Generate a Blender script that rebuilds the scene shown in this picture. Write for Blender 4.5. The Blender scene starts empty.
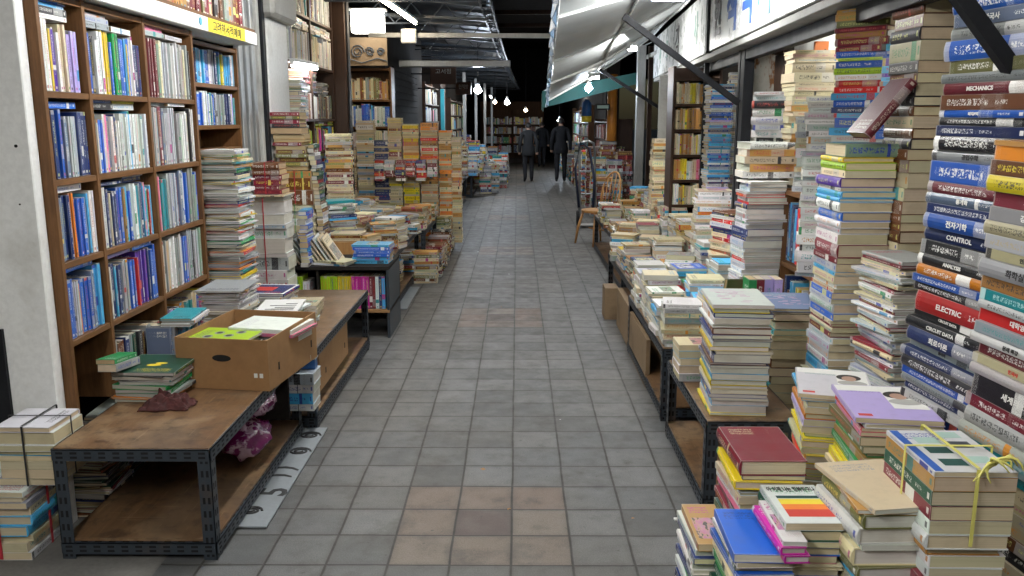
import bpy, bmesh, math, random
from mathutils import Matrix, Vector
from mathutils.bvhtree import BVHTree
R = random.Random(7)
sc = bpy.context.scene
COL = sc.collection
rad = math.radians

# ------------------------------------------------------------------ nodes
class NT:
    """tiny expression helper over a material's node tree"""
    def __init__(s, name):
        s.m = bpy.data.materials.new(name); s.m.use_nodes = True
        s.t = s.m.node_tree; s.b = s.t.nodes['Principled BSDF']; s.out = s.t.nodes['Material Output']
    def n(s, typ, **kw):
        x = s.t.nodes.new(typ)
        for k, v in kw.items(): setattr(x, k, v)
        return x
    def put(s, sock, v):
        if isinstance(v, bpy.types.NodeSocket): s.t.links.new(v, sock)
        elif v is not None:
            if sock.type == 'RGBA' and len(v) == 3: v = (*v, 1)
            sock.default_value = v
    def math(s, op, a, b=None, c=None):
        x = s.n('ShaderNodeMath', operation=op)
        s.put(x.inputs[0], a); s.put(x.inputs[1], b)
        if c is not None: s.put(x.inputs[2], c)
        return x.outputs[0]
    def mix(s, f, a, b, mode='MIX'):
        x = s.n('ShaderNodeMix', data_type='RGBA', blend_type=mode)
        s.put(x.inputs[0], f); s.put(x.inputs[6], a); s.put(x.inputs[7], b)
        return x.outputs[2]
    def noise(s, vec, scale, detail=3, rough=.5, dim='3D', out=0):
        x = s.n('ShaderNodeTexNoise', noise_dimensions=dim)
        s.put(x.inputs['Vector'], vec); x.inputs['Scale'].default_value = scale
        x.inputs['Detail'].default_value = detail; x.inputs['Roughness'].default_value = rough
        return x.outputs[out]
    def ramp(s, f, a, b, va=0., vb=1.):
        x = s.n('ShaderNodeMapRange'); s.put(x.inputs[0], f)
        for i, v in enumerate((a, b, va, vb)): x.inputs[i+1].default_value = v
        return x.outputs[0]
    def coord(s, w='Object'): return s.n('ShaderNodeTexCoord').outputs[w]
    def sep(s, v):
        x = s.n('ShaderNodeSeparateXYZ'); s.put(x.inputs[0], v); return x.outputs
    def comb(s, a, b, c):
        x = s.n('ShaderNodeCombineXYZ')
        for i, v in enumerate((a, b, c)): s.put(x.inputs[i], v)
        return x.outputs[0]
    def scalev(s, v, k):
        x = s.n('ShaderNodeVectorMath', operation='MULTIPLY'); s.put(x.inputs[0], v); x.inputs[1].default_value = k
        return x.outputs[0]
    def bump(s, h, strength=.3, dist=.002):
        x = s.n('ShaderNodeBump'); s.put(x.inputs['Height'], h)
        x.inputs['Strength'].default_value = strength; x.inputs['Distance'].default_value = dist
        s.t.links.new(x.outputs[0], s.b.inputs['Normal'])
    def set(s, **kw):
        for k, v in kw.items(): s.put(s.b.inputs[k.replace('_', ' ')], v)
        return s.m

def surf(name, col, rough=.6, var=.25, scale=6, metal=0, bump=.15, grain=60, stretch=(1, 1, 1), col2=None, spec=.5):
    t = NT(name); c = t.scalev(t.coord(), stretch)
    a = t.noise(c, scale, 5, .6); b = t.noise(c, grain, 3, .6)
    f = t.ramp(t.math('ADD', t.math('MULTIPLY', a, .7), t.math('MULTIPLY', b, .3)), .32, .68)
    dark = tuple(x*(1-var) for x in col); hi = col2 or tuple(min(1, x*(1+var)) for x in col)
    t.bump(b, bump)
    return t.set(Base_Color=t.mix(f, dark, hi), Roughness=t.ramp(a, .3, .7, max(0, rough-.1), min(1, rough+.1)), Metallic=metal, Specular_IOR_Level=spec)

def stained(name, col, stain, lo=.55, hi=.7, scale=3, rough=.6, stretch=(1, 1, 1)):
    t = NT(name); c = t.scalev(t.coord(), stretch)
    a = t.noise(c, scale, 6, .65); b = t.noise(c, 45, 4, .6)
    f = t.ramp(t.math('ADD', t.math('MULTIPLY', a, .85), t.math('MULTIPLY', b, .15)), lo, hi)
    base = t.mix(t.ramp(b, .35, .65), tuple(x*.9 for x in col), col)
    t.bump(b, .12)
    return t.set(Base_Color=t.mix(f, base, stain), Roughness=rough)

def emis(name, col, s):
    t = NT(name)
    return t.set(Base_Color=(.8, .8, .8), Emission_Color=col, Emission_Strength=s)

def wood(name, c1, c2, axis=0, rough=.45, scale=1.):
    t = NT(name); st = [9, 9, 9]; st[axis] = .8
    c = t.scalev(t.coord(), tuple(x*scale for x in st))
    a = t.noise(c, 3.0, 6, .65); b = t.noise(t.scalev(t.coord(), tuple(x*6*scale for x in st)), 3, 3, .6)
    w = t.noise(t.coord(), 5, 4, .6)
    f = t.ramp(t.math('ADD', t.math('MULTIPLY', a, .6), t.math('MULTIPLY', b, .4)), .35, .65)
    col = t.mix(f, c1, c2)
    col = t.mix(t.ramp(w, .5, .72, 0, .45), col, tuple(x*.55 for x in c1))
    t.bump(b, .12)
    return t.set(Base_Color=col, Roughness=rough, Specular_IOR_Level=.25)

M = {}
M['wood'] = wood('shelf_wood', (.11, .052, .021), (.20, .098, .040), 1)
M['wood_v'] = wood('shelf_wood_upright', (.11, .052, .021), (.195, .095, .038), 2)
M['dwood'] = wood('dark_wood', (.028, .014, .009), (.055, .028, .016), 2)
def ply():
    t = NT('worn_plywood'); c = t.coord()
    g = t.noise(t.scalev(c, (12, .9, 12)), 3, 6, .65); n = t.noise(c, 3.2, 6, .7); n2 = t.noise(c, 14, 5, .7)
    sc1 = t.noise(t.scalev(c, (.9, 40, 1)), 2.3, 3, .6); sc2 = t.noise(t.scalev(c, (34, 1.4, 1)), 2.3, 3, .6)
    col = t.mix(t.ramp(g, .35, .65), (.125, .066, .031), (.185, .105, .052))
    col = t.mix(t.ramp(n, .47, .56, 0, .8), col, (.25, .165, .09))
    col = t.mix(t.ramp(n2, .52, .64, 0, .75), col, (.055, .032, .02)); n3 = t.noise(t.scalev(c, (1, 1, 1)), 1.7, 5, .65); col = t.mix(t.ramp(n3, .48, .60, 0, .65), col, (.075, .045, .028))
    col = t.mix(t.ramp(sc1, .66, .69, 0, .35), col, (.36, .26, .15)); col = t.mix(t.ramp(sc2, .64, .68, 0, .3), col, (.36, .26, .15))
    t.bump(n2, .2); return t.set(Base_Color=col, Roughness=t.ramp(n, .4, .65, .35, .6))
M['ply'] = ply()
M['lwood'] = wood('light_wood', (.40, .20, .07), (.55, .30, .12), 2)
M['plaster'] = stained('white_plaster', (.84, .85, .84), (.50, .49, .45), .55, .72, 2.2, .55)
M['plaster2'] = stained('grey_plaster', (.42, .42, .40), (.2, .19, .17), .5, .72, 2.0, .7)
M['rustwhite'] = stained('flaking_white_paint', (.66, .64, .58), (.30, .12, .035), .53, .58, 5, .6, (1, 1, .45))
M['metal'] = stained('dark_painted_steel', (.032, .042, .055), (.075, .05, .035), .55, .75, 6, .42)
M['bmetal'] = surf('black_painted_steel', (.014, .015, .018), .6, .3, spec=.2)
M['gmetal'] = surf('galvanised_steel', (.36, .37, .37), .4, .25, 5, .6, stretch=(1, 1, .3))
M['slot'] = surf('slot_shadow_black', (.006, .006, .007), .9, .1)
M['card'] = stained('brown_cardboard', (.34, .185, .075), (.24, .125, .05), .5, .7, 4, .75)
M['card2'] = stained('faded_cardboard', (.22, .15, .085), (.12, .08, .045), .5, .7, 4, .75)
M['dark'] = surf('dark_board', (.022, .019, .017), .85, .4, spec=.15)  # near-black board, tone varies at random
M['roof'] = surf('dark_corrugated_roof', (.022, .028, .035), .5, .5, 3, .3)
M['tarp'] = surf('blue_tarpaulin', (.03, .09, .17), .5, .4, 3)
M['browncl'] = surf('brown_panel', (.08, .04, .02), .7, .4, spec=.2, stretch=(8, 8, .6))
M['rustroof'] = surf('rust_brown_boards', (.28, .10, .04), .8, .5, 3, stretch=(8, 1, 1))
M['white'] = surf('white_enamel', (.78, .8, .8), .3, .05)
M['cloth'] = surf('maroon_cloth', (.055, .014, .013), .95, .45, 30, bump=.6)
M['string_y'] = surf('yellow_ribbon', (.66, .62, .16), .5, .2)
M['string_r'] = surf('red_ribbon', (.42, .03, .045), .5, .2)
M['string_k'] = surf('black_cord', (.02, .02, .022), .6, .2)
M['string_g'] = surf('green_string', (.12, .35, .12), .6, .2)
M['purple'] = None
M['tube_b'] = emis('lit_long_tube', (1.0, .99, .95), 210)
M['tube_c'] = emis('lit_dim_tube', (1.0, .97, .9), 42)
M['tube_w'] = emis('lit_warm_tube', (1.0, .82, .58), 110)
M['tube'] = emis('lit_fluorescent_tube', (1.0, .98, .93), 85)
M['bulb'] = emis('lit_bulb', (.75, .86, 1.0), 330)
M['warmbulb'] = emis('lit_warm_bulb', (1, .78, .5), 40)
M['lampbox'] = emis('lit_lamp_box', (1, .97, .88), 9)
M['skin'] = surf('skin', (.42, .26, .19), .6, .1)
M['hair'] = surf('black_hair', (.015, .013, .012), .6, .3)
M['coat'] = surf('black_coat', (.006, .007, .01), .9, .3)
M['coat2'] = surf('charcoal_jacket', (.016, .017, .019), .9, .3)
M['trous'] = surf('dark_trousers', (.012, .012, .015), .9, .3)
M['orange'] = stained('orange_painted_column', (.62, .24, .035), (.45, .16, .03), .5, .7, 3, .5)
M['teal'] = surf('teal_fringe_cloth', (.008, .055, .048), .8, .3)
M['navycl'] = surf('navy_webbing', (.01, .016, .04), .6, .3)
M['blue'] = surf('blue_plastic', (.03, .12, .35), .4, .2)
M['tealpaint'] = surf('teal_paint', (.04, .30, .34), .5, .2)
M['yellowsign'] = surf('yellow_sign_film', (.78, .62, .04), .5, .08)
M['orangesign'] = surf('orange_sign_film', (.75, .20, .03), .5, .08)
M['brownsign'] = surf('brown_sign_board', (.10, .045, .03), .5, .2)
M['ink'] = surf('black_lettering', (.02, .02, .022), .6, .1)
M['inkblue'] = surf('blue_lettering', (.02, .09, .36), .5, .15)
M['inklb'] = surf('light_blue_lettering', (.10, .42, .62), .5, .15)
M['inkgr'] = surf('grey_green_lettering', (.35, .5, .46), .5, .1)
M['inkw'] = surf('white_lettering', (.75, .75, .72), .5, .05)
M['inkred'] = surf('red_lettering', (.5, .04, .03), .5, .1)
M['inkyel'] = surf('yellow_lettering', (.7, .5, .05), .5, .1)
M['pinkprint'] = surf('faint_pink_print', (.62, .42, .55), .5, .1)
M['plate'] = stained('grey_sheet_metal', (.25, .275, .295), (.14, .15, .15), .5, .75, 3, .45)

def awning_mat():
    t = NT('white_awning_canvas'); c = t.coord()
    a = t.noise(c, 1.6, 5, .6); b = t.noise(c, 22, 3, .6)
    col = t.mix(t.ramp(a, .42, .7), (.60, .64, .66), (.45, .48, .49)); t.bump(b, .1, .003)
    m = t.set(Base_Color=col, Roughness=.5)
    return m
M['awning'] = awning_mat()
def bag_mat():
    t = NT('magenta_plastic_bag'); c = t.coord()
    v = t.n('ShaderNodeTexVoronoi'); t.put(v.inputs['Vector'], c); v.inputs['Scale'].default_value = 22
    f = t.ramp(v.outputs['Distance'], .30, .34)
    n = t.noise(c, 12, 4, .6)
    t.bump(n, .8, .01)
    return t.set(Base_Color=t.mix(t.math('MULTIPLY', f, t.ramp(n, .5, .56)), (.13, .008, .075), (.42, .28, .36)), Roughness=.25)
M['purple'] = bag_mat()

TS = .2335
def floor_mat():
    t = NT('paving_tiles'); x, y, z = t.sep(t.coord())
    wob = t.math('MULTIPLY', t.math('SUBTRACT', t.noise(t.coord(), 2.2, 2), .5), .012)
    fx = t.math('DIVIDE', t.math('ADD', t.math('ADD', x, .02), wob), TS); fy = t.math('DIVIDE', t.math('ADD', t.math('SUBTRACT', y, 3.17), wob), TS)
    cx = t.math('FLOOR', fx); cy = t.math('FLOOR', fy)
    ex = t.math('ABSOLUTE', t.math('SUBTRACT', t.math('FRACT', fx), .5)); ey = t.math('ABSOLUTE', t.math('SUBTRACT', t.math('FRACT', fy), .5))
    e = t.math('MAXIMUM', ex, ey)
    grout = t.ramp(e, .474, .487)
    wn = t.n('ShaderNodeTexWhiteNoise', noise_dimensions='2D'); t.put(wn.inputs['Vector'], t.comb(cx, cy, 0))
    rnd = wn.outputs['Value']
    big = t.noise(t.coord(), .55, 4, .6); grain = t.noise(t.coord(), 190, 3, .7); med = t.noise(t.coord(), 9, 5, .65)
    base = t.mix(rnd, (.092, .097, .102), (.19, .196, .20))
    base = t.mix(t.ramp(y, 5, 12, 0, .45), base, t.mix(rnd, (.12, .10, .085), (.19, .165, .14)))
    base = t.mix(t.ramp(big, .42, .62, 0, .55), base, (.155, .142, .12))
    # motif of tan tiles round a brown one, repeating down the alley
    cyr = t.math('MODULO', t.math('ADD', cy, 3200), 16)
    inx = t.math('LESS_THAN', t.math('ABSOLUTE', t.math('ADD', cx, 1)), 1.5)
    iny = t.math('LESS_THAN', t.math('ABSOLUTE', t.math('SUBTRACT', t.math('MODULO', t.math('ADD', cyr, 1), 16), 1)), 1.5)
    tan = t.math('MULTIPLY', inx, iny)
    base = t.mix(t.math('MULTIPLY', tan, .9), base, t.mix(rnd, (.20, .14, .11), (.225, .19, .155)))
    cen = t.math('MULTIPLY', t.math('LESS_THAN', t.math('ABSOLUTE', t.math('ADD', cx, 1)), .5), t.math('LESS_THAN', cyr, .5))
    base = t.mix(cen, base, (.115, .085, .078))
    base = t.mix(t.ramp(grain, .35, .65, .0, .55), base, (.055, .052, .048))
    base = t.mix(t.ramp(med, .56, .75, 0, .45), base, (.09, .09, .088))
    stain = t.noise(t.coord(), 3.1, 6, .7); spot = t.noise(t.coord(), 31, 3, .6)
    base = t.mix(t.ramp(stain, .52, .66, 0, .6), base, (.065, .062, .056))
    base = t.mix(t.ramp(spot, .66, .72, 0, .6), base, (.05, .048, .045))
    base = t.mix(t.ramp(e, .36, .47, 0, .30), base, (.07, .068, .062))
    base = t.mix(grout, base, (.042, .040, .036))
    wn2 = t.n('ShaderNodeTexWhiteNoise', noise_dimensions='2D'); t.put(wn2.inputs['Vector'], t.comb(cy, cx, 0)); r2 = wn2.outputs['Value']
    tl = t.math('ADD', t.math('MULTIPLY', t.math('FRACT', fx), t.math('SUBTRACT', rnd, .5)), t.math('MULTIPLY', t.math('FRACT', fy), t.math('SUBTRACT', r2, .5)))
    h = t.math('ADD', t.math('MULTIPLY', tl, .9), t.math('SUBTRACT', t.math('MULTIPLY', grain, .2), grout))
    t.bump(h, .5, .004)
    return t.set(Base_Color=base, Roughness=t.ramp(med, .35, .7, .45, .7), Specular_IOR_Level=.35)
M['floor'] = floor_mat()

def cover_mat():
    t = NT('printed_book_cover')
    a = t.n('ShaderNodeAttribute', attribute_name='Col'); b = t.n('ShaderNodeAttribute', attribute_name='Acc')
    col, seed, acc, kind = a.outputs['Color'], a.outputs['Alpha'], b.outputs['Color'], b.outputs['Alpha']
    uv = t.n('ShaderNodeUVMap', uv_map='UVMap').outputs[0]; cell = t.n('ShaderNodeUVMap', uv_map='Cell').outputs[0]
    u, v, _ = t.sep(uv); cu, cv, _ = t.sep(cell)
    s100 = t.math('MULTIPLY', seed, 97.3)
    def rnd(k):
        w = t.n('ShaderNodeTexWhiteNoise', noise_dimensions='1D'); t.put(w.inputs['W'], t.math('ADD', s100, k)); return w.outputs['Value']
    r1, r2, r3, r4 = rnd(.1), rnd(1.7), rnd(3.3), rnd(5.9)
    def between(x, lo, hi): return t.math('MULTIPLY', t.math('GREATER_THAN', x, lo), t.math('LESS_THAN', x, hi))
    isS = t.math('LESS_THAN', kind, .25); isC = between(kind, .25, .75)
    vec = t.comb(t.math('MULTIPLY', cu, 1.0), cv, s100)
    gl = t.noise(vec, 3.9, 1.5, .7)
    ink = t.ramp(gl, .49, .54)
    gap = t.math('GREATER_THAN', t.math('FRACT', cu), .16)
    # spine: title, small author line, publisher mark, bands
    end = t.math('ADD', .42, t.math('MULTIPLY', r1, .3))
    mid = t.math('LESS_THAN', t.math('ABSOLUTE', t.math('SUBTRACT', v, .5)), .22)
    notit = t.math('LESS_THAN', kind, .05)
    title = t.math('MULTIPLY', between(u, t.math('ADD', .05, t.math('MULTIPLY', r4, .1)), end), t.math('MULTIPLY', mid, notit))
    small = t.math('MULTIPLY', between(u, t.math('ADD', end, .07), t.math('ADD', end, .2)), t.math('LESS_THAN', t.math('ABSOLUTE', t.math('SUBTRACT', v, .5)), .14))
    mark = t.math('MULTIPLY', between(u, .92, .96), t.math('LESS_THAN', t.math('ABSOLUTE', t.math('SUBTRACT', v, .5)), .22))
    txt = t.math('MULTIPLY', t.math('MULTIPLY', t.math('MAXIMUM', title, small), ink), gap)
    txt = t.math('MULTIPLY', t.math('MULTIPLY', t.math('MAXIMUM', txt, mark), isS), .85)
    band = t.math('MULTIPLY', t.math('MULTIPLY', t.math('GREATER_THAN', r2, .42), between(u, t.math('ADD', end, .04), t.math('ADD', t.math('ADD', end, .08), t.math('MULTIPLY', r3, .3)))), isS)
    band2 = t.math('MULTIPLY', t.math('MULTIPLY', t.math('GREATER_THAN', r4, .7), t.math('LESS_THAN', u, .06)), isS)
    # front cover: title lines and a picture block
    rows = t.math('MULTIPLY', between(u, .08, .24), between(v, .12, t.math('ADD', .5, t.math('MULTIPLY', r3, .38))))
    ctx = t.math('MULTIPLY', t.math('MULTIPLY', t.math('MULTIPLY', rows, ink), t.math('GREATER_THAN', t.math('FRACT', cv), .25)), isC)
    pic = t.math('MULTIPLY', t.math('GREATER_THAN', kind, .45), t.math('MULTIPLY', between(u, .36, t.math('ADD', .6, t.math('MULTIPLY', r1, .3))), between(v, .1, .9)))
    pic = t.math('MULTIPLY', pic, t.math('MULTIPLY', isC, t.math('GREATER_THAN', r2, .6)))
    pn = t.noise(t.comb(t.math('MULTIPLY', u, 3), t.math('MULTIPLY', v, 3), s100), 2.0, 4, .6, out=1)
    pb = t.noise(t.comb(t.math('MULTIPLY', u, 5), t.math('MULTIPLY', v, 5), s100), 1.6, 3, .55)
    pcol = t.mix(t.ramp(pb, .50, .53), t.mix(.35, acc, pn), t.mix(t.ramp(pb, .56, .58), (.42, .28, .2), (.05, .05, .06)))
    c = t.mix(pic, col, pcol)
    lite = t.mix(.5, col, (.5, .5, .5))
    c = t.mix(t.math('MAXIMUM', band, band2), c, t.mix(t.math('GREATER_THAN', r3, .5), acc, lite))
    c = t.mix(t.math('MAXIMUM', txt, ctx), c, acc)
    oc = t.coord()
    wear = t.noise(t.n('ShaderNodeNewGeometry').outputs['Position'], 25, 4, .65)
    c = t.mix(t.ramp(wear, .5, .75, 0, .25), c, t.mix(.6, c, (.12, .11, .10)))
    edge = t.math('GREATER_THAN', t.math('MAXIMUM', t.math('ABSOLUTE', t.math('SUBTRACT', v, .5)), t.math('ABSOLUTE', t.math('SUBTRACT', u, .5))), .488)
    c = t.mix(t.math('MULTIPLY', t.math('MULTIPLY', edge, t.math('LESS_THAN', kind, .75)), .45), c, (.42, .40, .37))
    t.bump(wear, .1, .002)
    return t.set(Base_Color=c, Roughness=t.math('ADD', .25, t.math('MULTIPLY', r3, .35)))
M['cover'] = cover_mat()

def page_mat():
    t = NT('book_page_edges')
    a = t.n('ShaderNodeAttribute', attribute_name='Col')
    col = a.outputs['Color']; s = t.math('MULTIPLY', a.outputs['Alpha'], 57.)
    x, y, _ = t.sep(t.n('ShaderNodeUVMap', uv_map='UVMap').outputs[0])
    ln = t.noise(t.comb(t.math('MULTIPLY', x, .6), t.math('MULTIPLY', y, 260.), s), 2.5, 3, .7)
    st = t.noise(t.comb(x, y, s), 7, 4, .6)
    c = t.mix(t.ramp(ln, .35, .7, 0, .5), col, t.mix(.5, col, (.10, .085, .06)))
    c = t.mix(t.ramp(st, .5, .75, 0, .4), c, (.26, .20, .13))
    t.bump(ln, .35, .002)
    return t.set(Base_Color=c, Roughness=.85)
M['pages'] = page_mat()

# ------------------------------------------------------------------ mesh helpers
class MB:
    def __init__(s): s.v = []; s.f = []; s.mi = []; s.mats = []
    def mat(s, m):
        if m not in s.mats: s.mats.append(m)
        return s.mats.index(m)
    def add(s, vs, fs, m, mtx=None):
        o = len(s.v); i = s.mat(m)
        s.v += [tuple(mtx @ Vector(p)) if mtx else tuple(p) for p in vs]
        for f in fs: s.f.append([o+k for k in f]); s.mi.append(i)
        return s
    def box(s, x0, x1, y0, y1, z0, z1, m, mtx=None):
        vs = [(x, y, z) for z in (z0, z1) for y in (y0, y1) for x in (x0, x1)]
        return s.add(vs, [(0, 2, 3, 1), (4, 5, 7, 6), (0, 1, 5, 4), (2, 6, 7, 3), (0, 4, 6, 2), (1, 3, 7, 5)], m, mtx)
    def tube(s, pts, r, m, n=8, cap=True):
        pts = [Vector(p) for p in pts]; vs = []; fs = []
        rr = r if isinstance(r, (list, tuple)) else [r]*len(pts)
        for i, p in enumerate(pts):
            d = (pts[min(i+1, len(pts)-1)]-pts[max(i-1, 0)]).normalized()
            a = d.cross(Vector((0, 0, 1)) if abs(d.z) < .9 else Vector((1, 0, 0))).normalized(); b = d.cross(a)
            for k in range(n):
                t = 2*math.pi*k/n; vs.append(p+(a*math.cos(t)+b*math.sin(t))*rr[i])
        for i in range(len(pts)-1):
            for k in range(n): fs.append((i*n+k, i*n+(k+1) % n, (i+1)*n+(k+1) % n, (i+1)*n+k))
        if cap: fs.append(tuple(range(n))[::-1]); fs.append(tuple((len(pts)-1)*n+k for k in range(n)))
        return s.add(vs, fs, m)
    def bar(s, p, q, w, h, m):
        p, q = Vector(p), Vector(q); d = (q-p).normalized()
        a = d.cross(Vector((0, 0, 1)) if abs(d.z) < .95 else Vector((0, 1, 0))).normalized(); b = a.cross(d)
        vs = [c+a*(w/2*i)+b*(h/2*j) for c in (p, q) for i, j in ((-1, -1), (1, -1), (1, 1), (-1, 1))]
        return s.add(vs, [(0, 1, 2, 3), (7, 6, 5, 4), (0, 4, 5, 1), (1, 5, 6, 2), (2, 6, 7, 3), (3, 7, 4, 0)], m)
    def build(s, name, parent=None, smooth=False, bevel=0):
        me = bpy.data.meshes.new(name); me.from_pydata(s.v, [], s.f)
        for m in s.mats: me.materials.append(m)
        me.polygons.foreach_set('material_index', s.mi)
        bm = bmesh.new(); bm.from_mesh(me); bmesh.ops.recalc_face_normals(bm, faces=bm.faces)
        if bevel: bmesh.ops.bevel(bm, geom=list(bm.edges), offset=bevel, segments=1, affect='EDGES')
        bm.to_mesh(me); bm.free()
        if smooth: me.shade_smooth()
        o = bpy.data.objects.new(name, me); COL.objects.link(o)
        if parent:
            o.parent = parent
            T = wmat(parent).inverted()
            me.transform(T)
        return o
def wmat(o):
    m = o.matrix_basis.copy()
    while o.parent: o = o.parent; m = o.matrix_basis @ m
    return m
def tag(o, label=None, cat=None, group=None, kind=None):
    if label: o['label'] = label
    if cat: o['category'] = cat
    if group: o['group'] = group
    if kind: o['kind'] = kind
    return o
def thing(name, label, cat, loc=(0, 0, 0), rz=0, group=None, kind='thing'):
    o = bpy.data.objects.new(name, None); o.empty_display_size = .1; COL.objects.link(o)
    o.location = loc; o.rotation_euler = (0, 0, rz); o.matrix_basis = Matrix.Translation(loc) @ Matrix.Rotation(rz, 4, 'Z')
    return tag(o, label, cat, group, kind)
def bx(name, p, a, m, bevel=0): return MB().box(*a, m).build(name, p, bevel=bevel)
def text(name, body, mtx, size, m, parent=None, sx=1., extr=.0008, fit=None, bold=0.):
    c = bpy.data.curves.new(name, 'FONT'); c.body = body; c.size = size; c.extrude = extr; c.offset = bold
    c.align_x = 'CENTER'; c.align_y = 'CENTER'; c.resolution_u = 2
    o = bpy.data.objects.new(name, c); COL.objects.link(o)
    me = bpy.data.meshes.new_from_object(o.evaluated_get(bpy.context.evaluated_depsgraph_get()))
    bpy.data.objects.remove(o); bpy.data.curves.remove(c)
    if not len(me.vertices): return None
    xs = [v.co.x for v in me.vertices]; w = max(xs)-min(xs); cx = (max(xs)+min(xs))/2
    ys = [v.co.y for v in me.vertices]; cy = (max(ys)+min(ys))/2
    k = (fit/w) if fit else sx
    me.transform(mtx @ Matrix.Diagonal((k, 1, 1, 1)) @ Matrix.Translation((-cx, -cy, 0)))
    me.materials.clear(); me.materials.append(m)
    o = bpy.data.objects.new(name, me); COL.objects.link(o)
    if parent: o.parent = parent; me.transform(wmat(parent).inverted())
    return o
def frame(pos, xdir, ydir):
    x = Vector(xdir).normalized(); y = Vector(ydir).normalized(); z = x.cross(y)
    return Matrix(((x.x, y.x, z.x, pos[0]), (x.y, y.y, z.y, pos[1]), (x.z, y.z, z.z, pos[2]), (0, 0, 0, 1)))
# ------------------------------------------------------------------ camera, world
H = 1.65
cam = bpy.data.cameras.new('camera'); cam.lens = 850*36/1024; cam.sensor_width = 36; cam.clip_end = 500; cam.clip_start = .05
co = bpy.data.objects.new('camera', cam); COL.objects.link(co); co.location = (0, 0, H)
co.rotation_euler = (rad(90)-math.atan(169/850), 0, math.atan(5/850)); sc.camera = co
w = bpy.data.worlds.new('World'); sc.world = w; w.use_nodes = True
bg = w.node_tree.nodes['Background']; sky = w.node_tree.nodes.new('ShaderNodeTexSky')
sky.sky_type = 'NISHITA'; sky.sun_disc = False; sky.sun_elevation = rad(12); sky.sun_rotation = rad(200)
w.node_tree.links.new(sky.outputs[0], bg.inputs[0]); bg.inputs[1].default_value = .005
sc.view_settings.view_transform = 'Standard'; sc.view_settings.look = 'None'; sc.view_settings.gamma = 1
sc.view_settings.exposure = 0.62
sc.cycles.max_bounces = 4; sc.cycles.diffuse_bounces = 2; sc.cycles.glossy_bounces = 2; sc.cycles.transmission_bounces = 1; sc.cycles.sample_clamp_indirect = 4; sc.cycles.caustics_reflective = False; sc.cycles.caustics_refractive = False; sc.cycles.blur_glossy = 1

# ------------------------------------------------------------------ the ground
def sheet(name, pts, m, z):
    o = MB().add([(x, y, z) for x, y in pts], [tuple(range(len(pts)))], m).build(name)
    return tag(o, kind='structure')
sheet('ground', [(-80, -60), (80, -60), (80, 140), (-80, 140)], M['plaster2'], -.02)
sheet('paved_alley', [(-3.4, -4), (3.6, -4), (3.6, 60), (-3.4, 60)], M['floor'], 0)
sheet('concrete_apron', [(-3.4, -4), (-1.34, -4), (-1.34, 60), (-3.4, 60)], surf('dusty_concrete', (.13, .125, .115), .8, .35, 3), .004)

def plate_panel(x0, x1, y0, y1, lab, marks):
    p = thing('ground_plate', lab, 'metal plate', (x0, y0, .004), 0)
    MB().box(x0, x1, y0, y1, .005, .012, M['plate']).build('sheet', p)
    for (x, y, s, ch, r) in marks:
        text('symbol', ch, frame((x, y, .0125), (math.cos(r), math.sin(r), 0), (-math.sin(r), math.cos(r), 0)), s, M['ink'], p, extr=.0003, bold=.004)
    return p
pp = plate_panel(-1.36, -1.025, 3.22, 4.36, 'grey painted metal sheet with black symbols lying on the paving beside the brown table', [
    (-1.09, 3.55, .18, '5', 1.5), (-1.125, 3.72, .15, ')', 1.7), (-1.11, 3.81, .15, ')', 1.5)])
for (x, y, r0) in ((-1.09, 4.02, .055), (-1.09, 4.24, .055), (-1.13, 3.36, .045)):
    m = MB(); pts = []
    for k in range(26):
        a = k*.5; r = r0*(1-k/34); pts.append((x+math.cos(a)*r, y+math.sin(a)*r*.8, .0135))
    m.tube(pts, .006, M['ink'], 5); m.build('painted_swirl', pp)
plate_panel(-1.08, -.97, 7.3, 8.3, 'narrow grey metal strip lying on the paving beside the far left tables', [])

# ------------------------------------------------------------------ tables of slotted steel angle
def angle(m, p, q, n1, n2, w=.04, t=.003, slots=True, step=.05):
    """steel angle from p to q with flanges pointing n1 and n2; slot shade is painted on as black quads"""
    p, q, n1, n2 = Vector(p), Vector(q), Vector(n1), Vector(n2)
    d = (q-p); L = d.length; d.normalize()
    for a, b in ((n1, n2), (n2, n1)):
        c0 = p; vs = [c0+e for e in (Vector(), a*w, a*w+b*t, b*t)]
        vs += [v+d*L for v in vs]
        m.add(vs, [(0, 1, 2, 3), (7, 6, 5, 4), (0, 4, 5, 1), (1, 5, 6, 2), (2, 6, 7, 3), (3, 7, 4, 0)], M['metal'])
        if slots:
            k = int(L/step)
            for i in range(k):
                s = (i+.5)*L/k
                for off in (.3, .68):
                    cc = p+d*s+a*(w*off); o = -b*.0008; o2 = b*(t+.0008)
                    hw = step*.26; hh = w*.1
                    for oo in (o, o2):
                        m.add([cc+d*hw+a*hh+oo, cc+d*hw-a*hh+oo, cc-d*hw-a*hh+oo, cc-d*hw+a*hh+oo], [(0, 1, 2, 3)], M['slot'])  # black quad laid on the flange paints the shade of a slot
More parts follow.
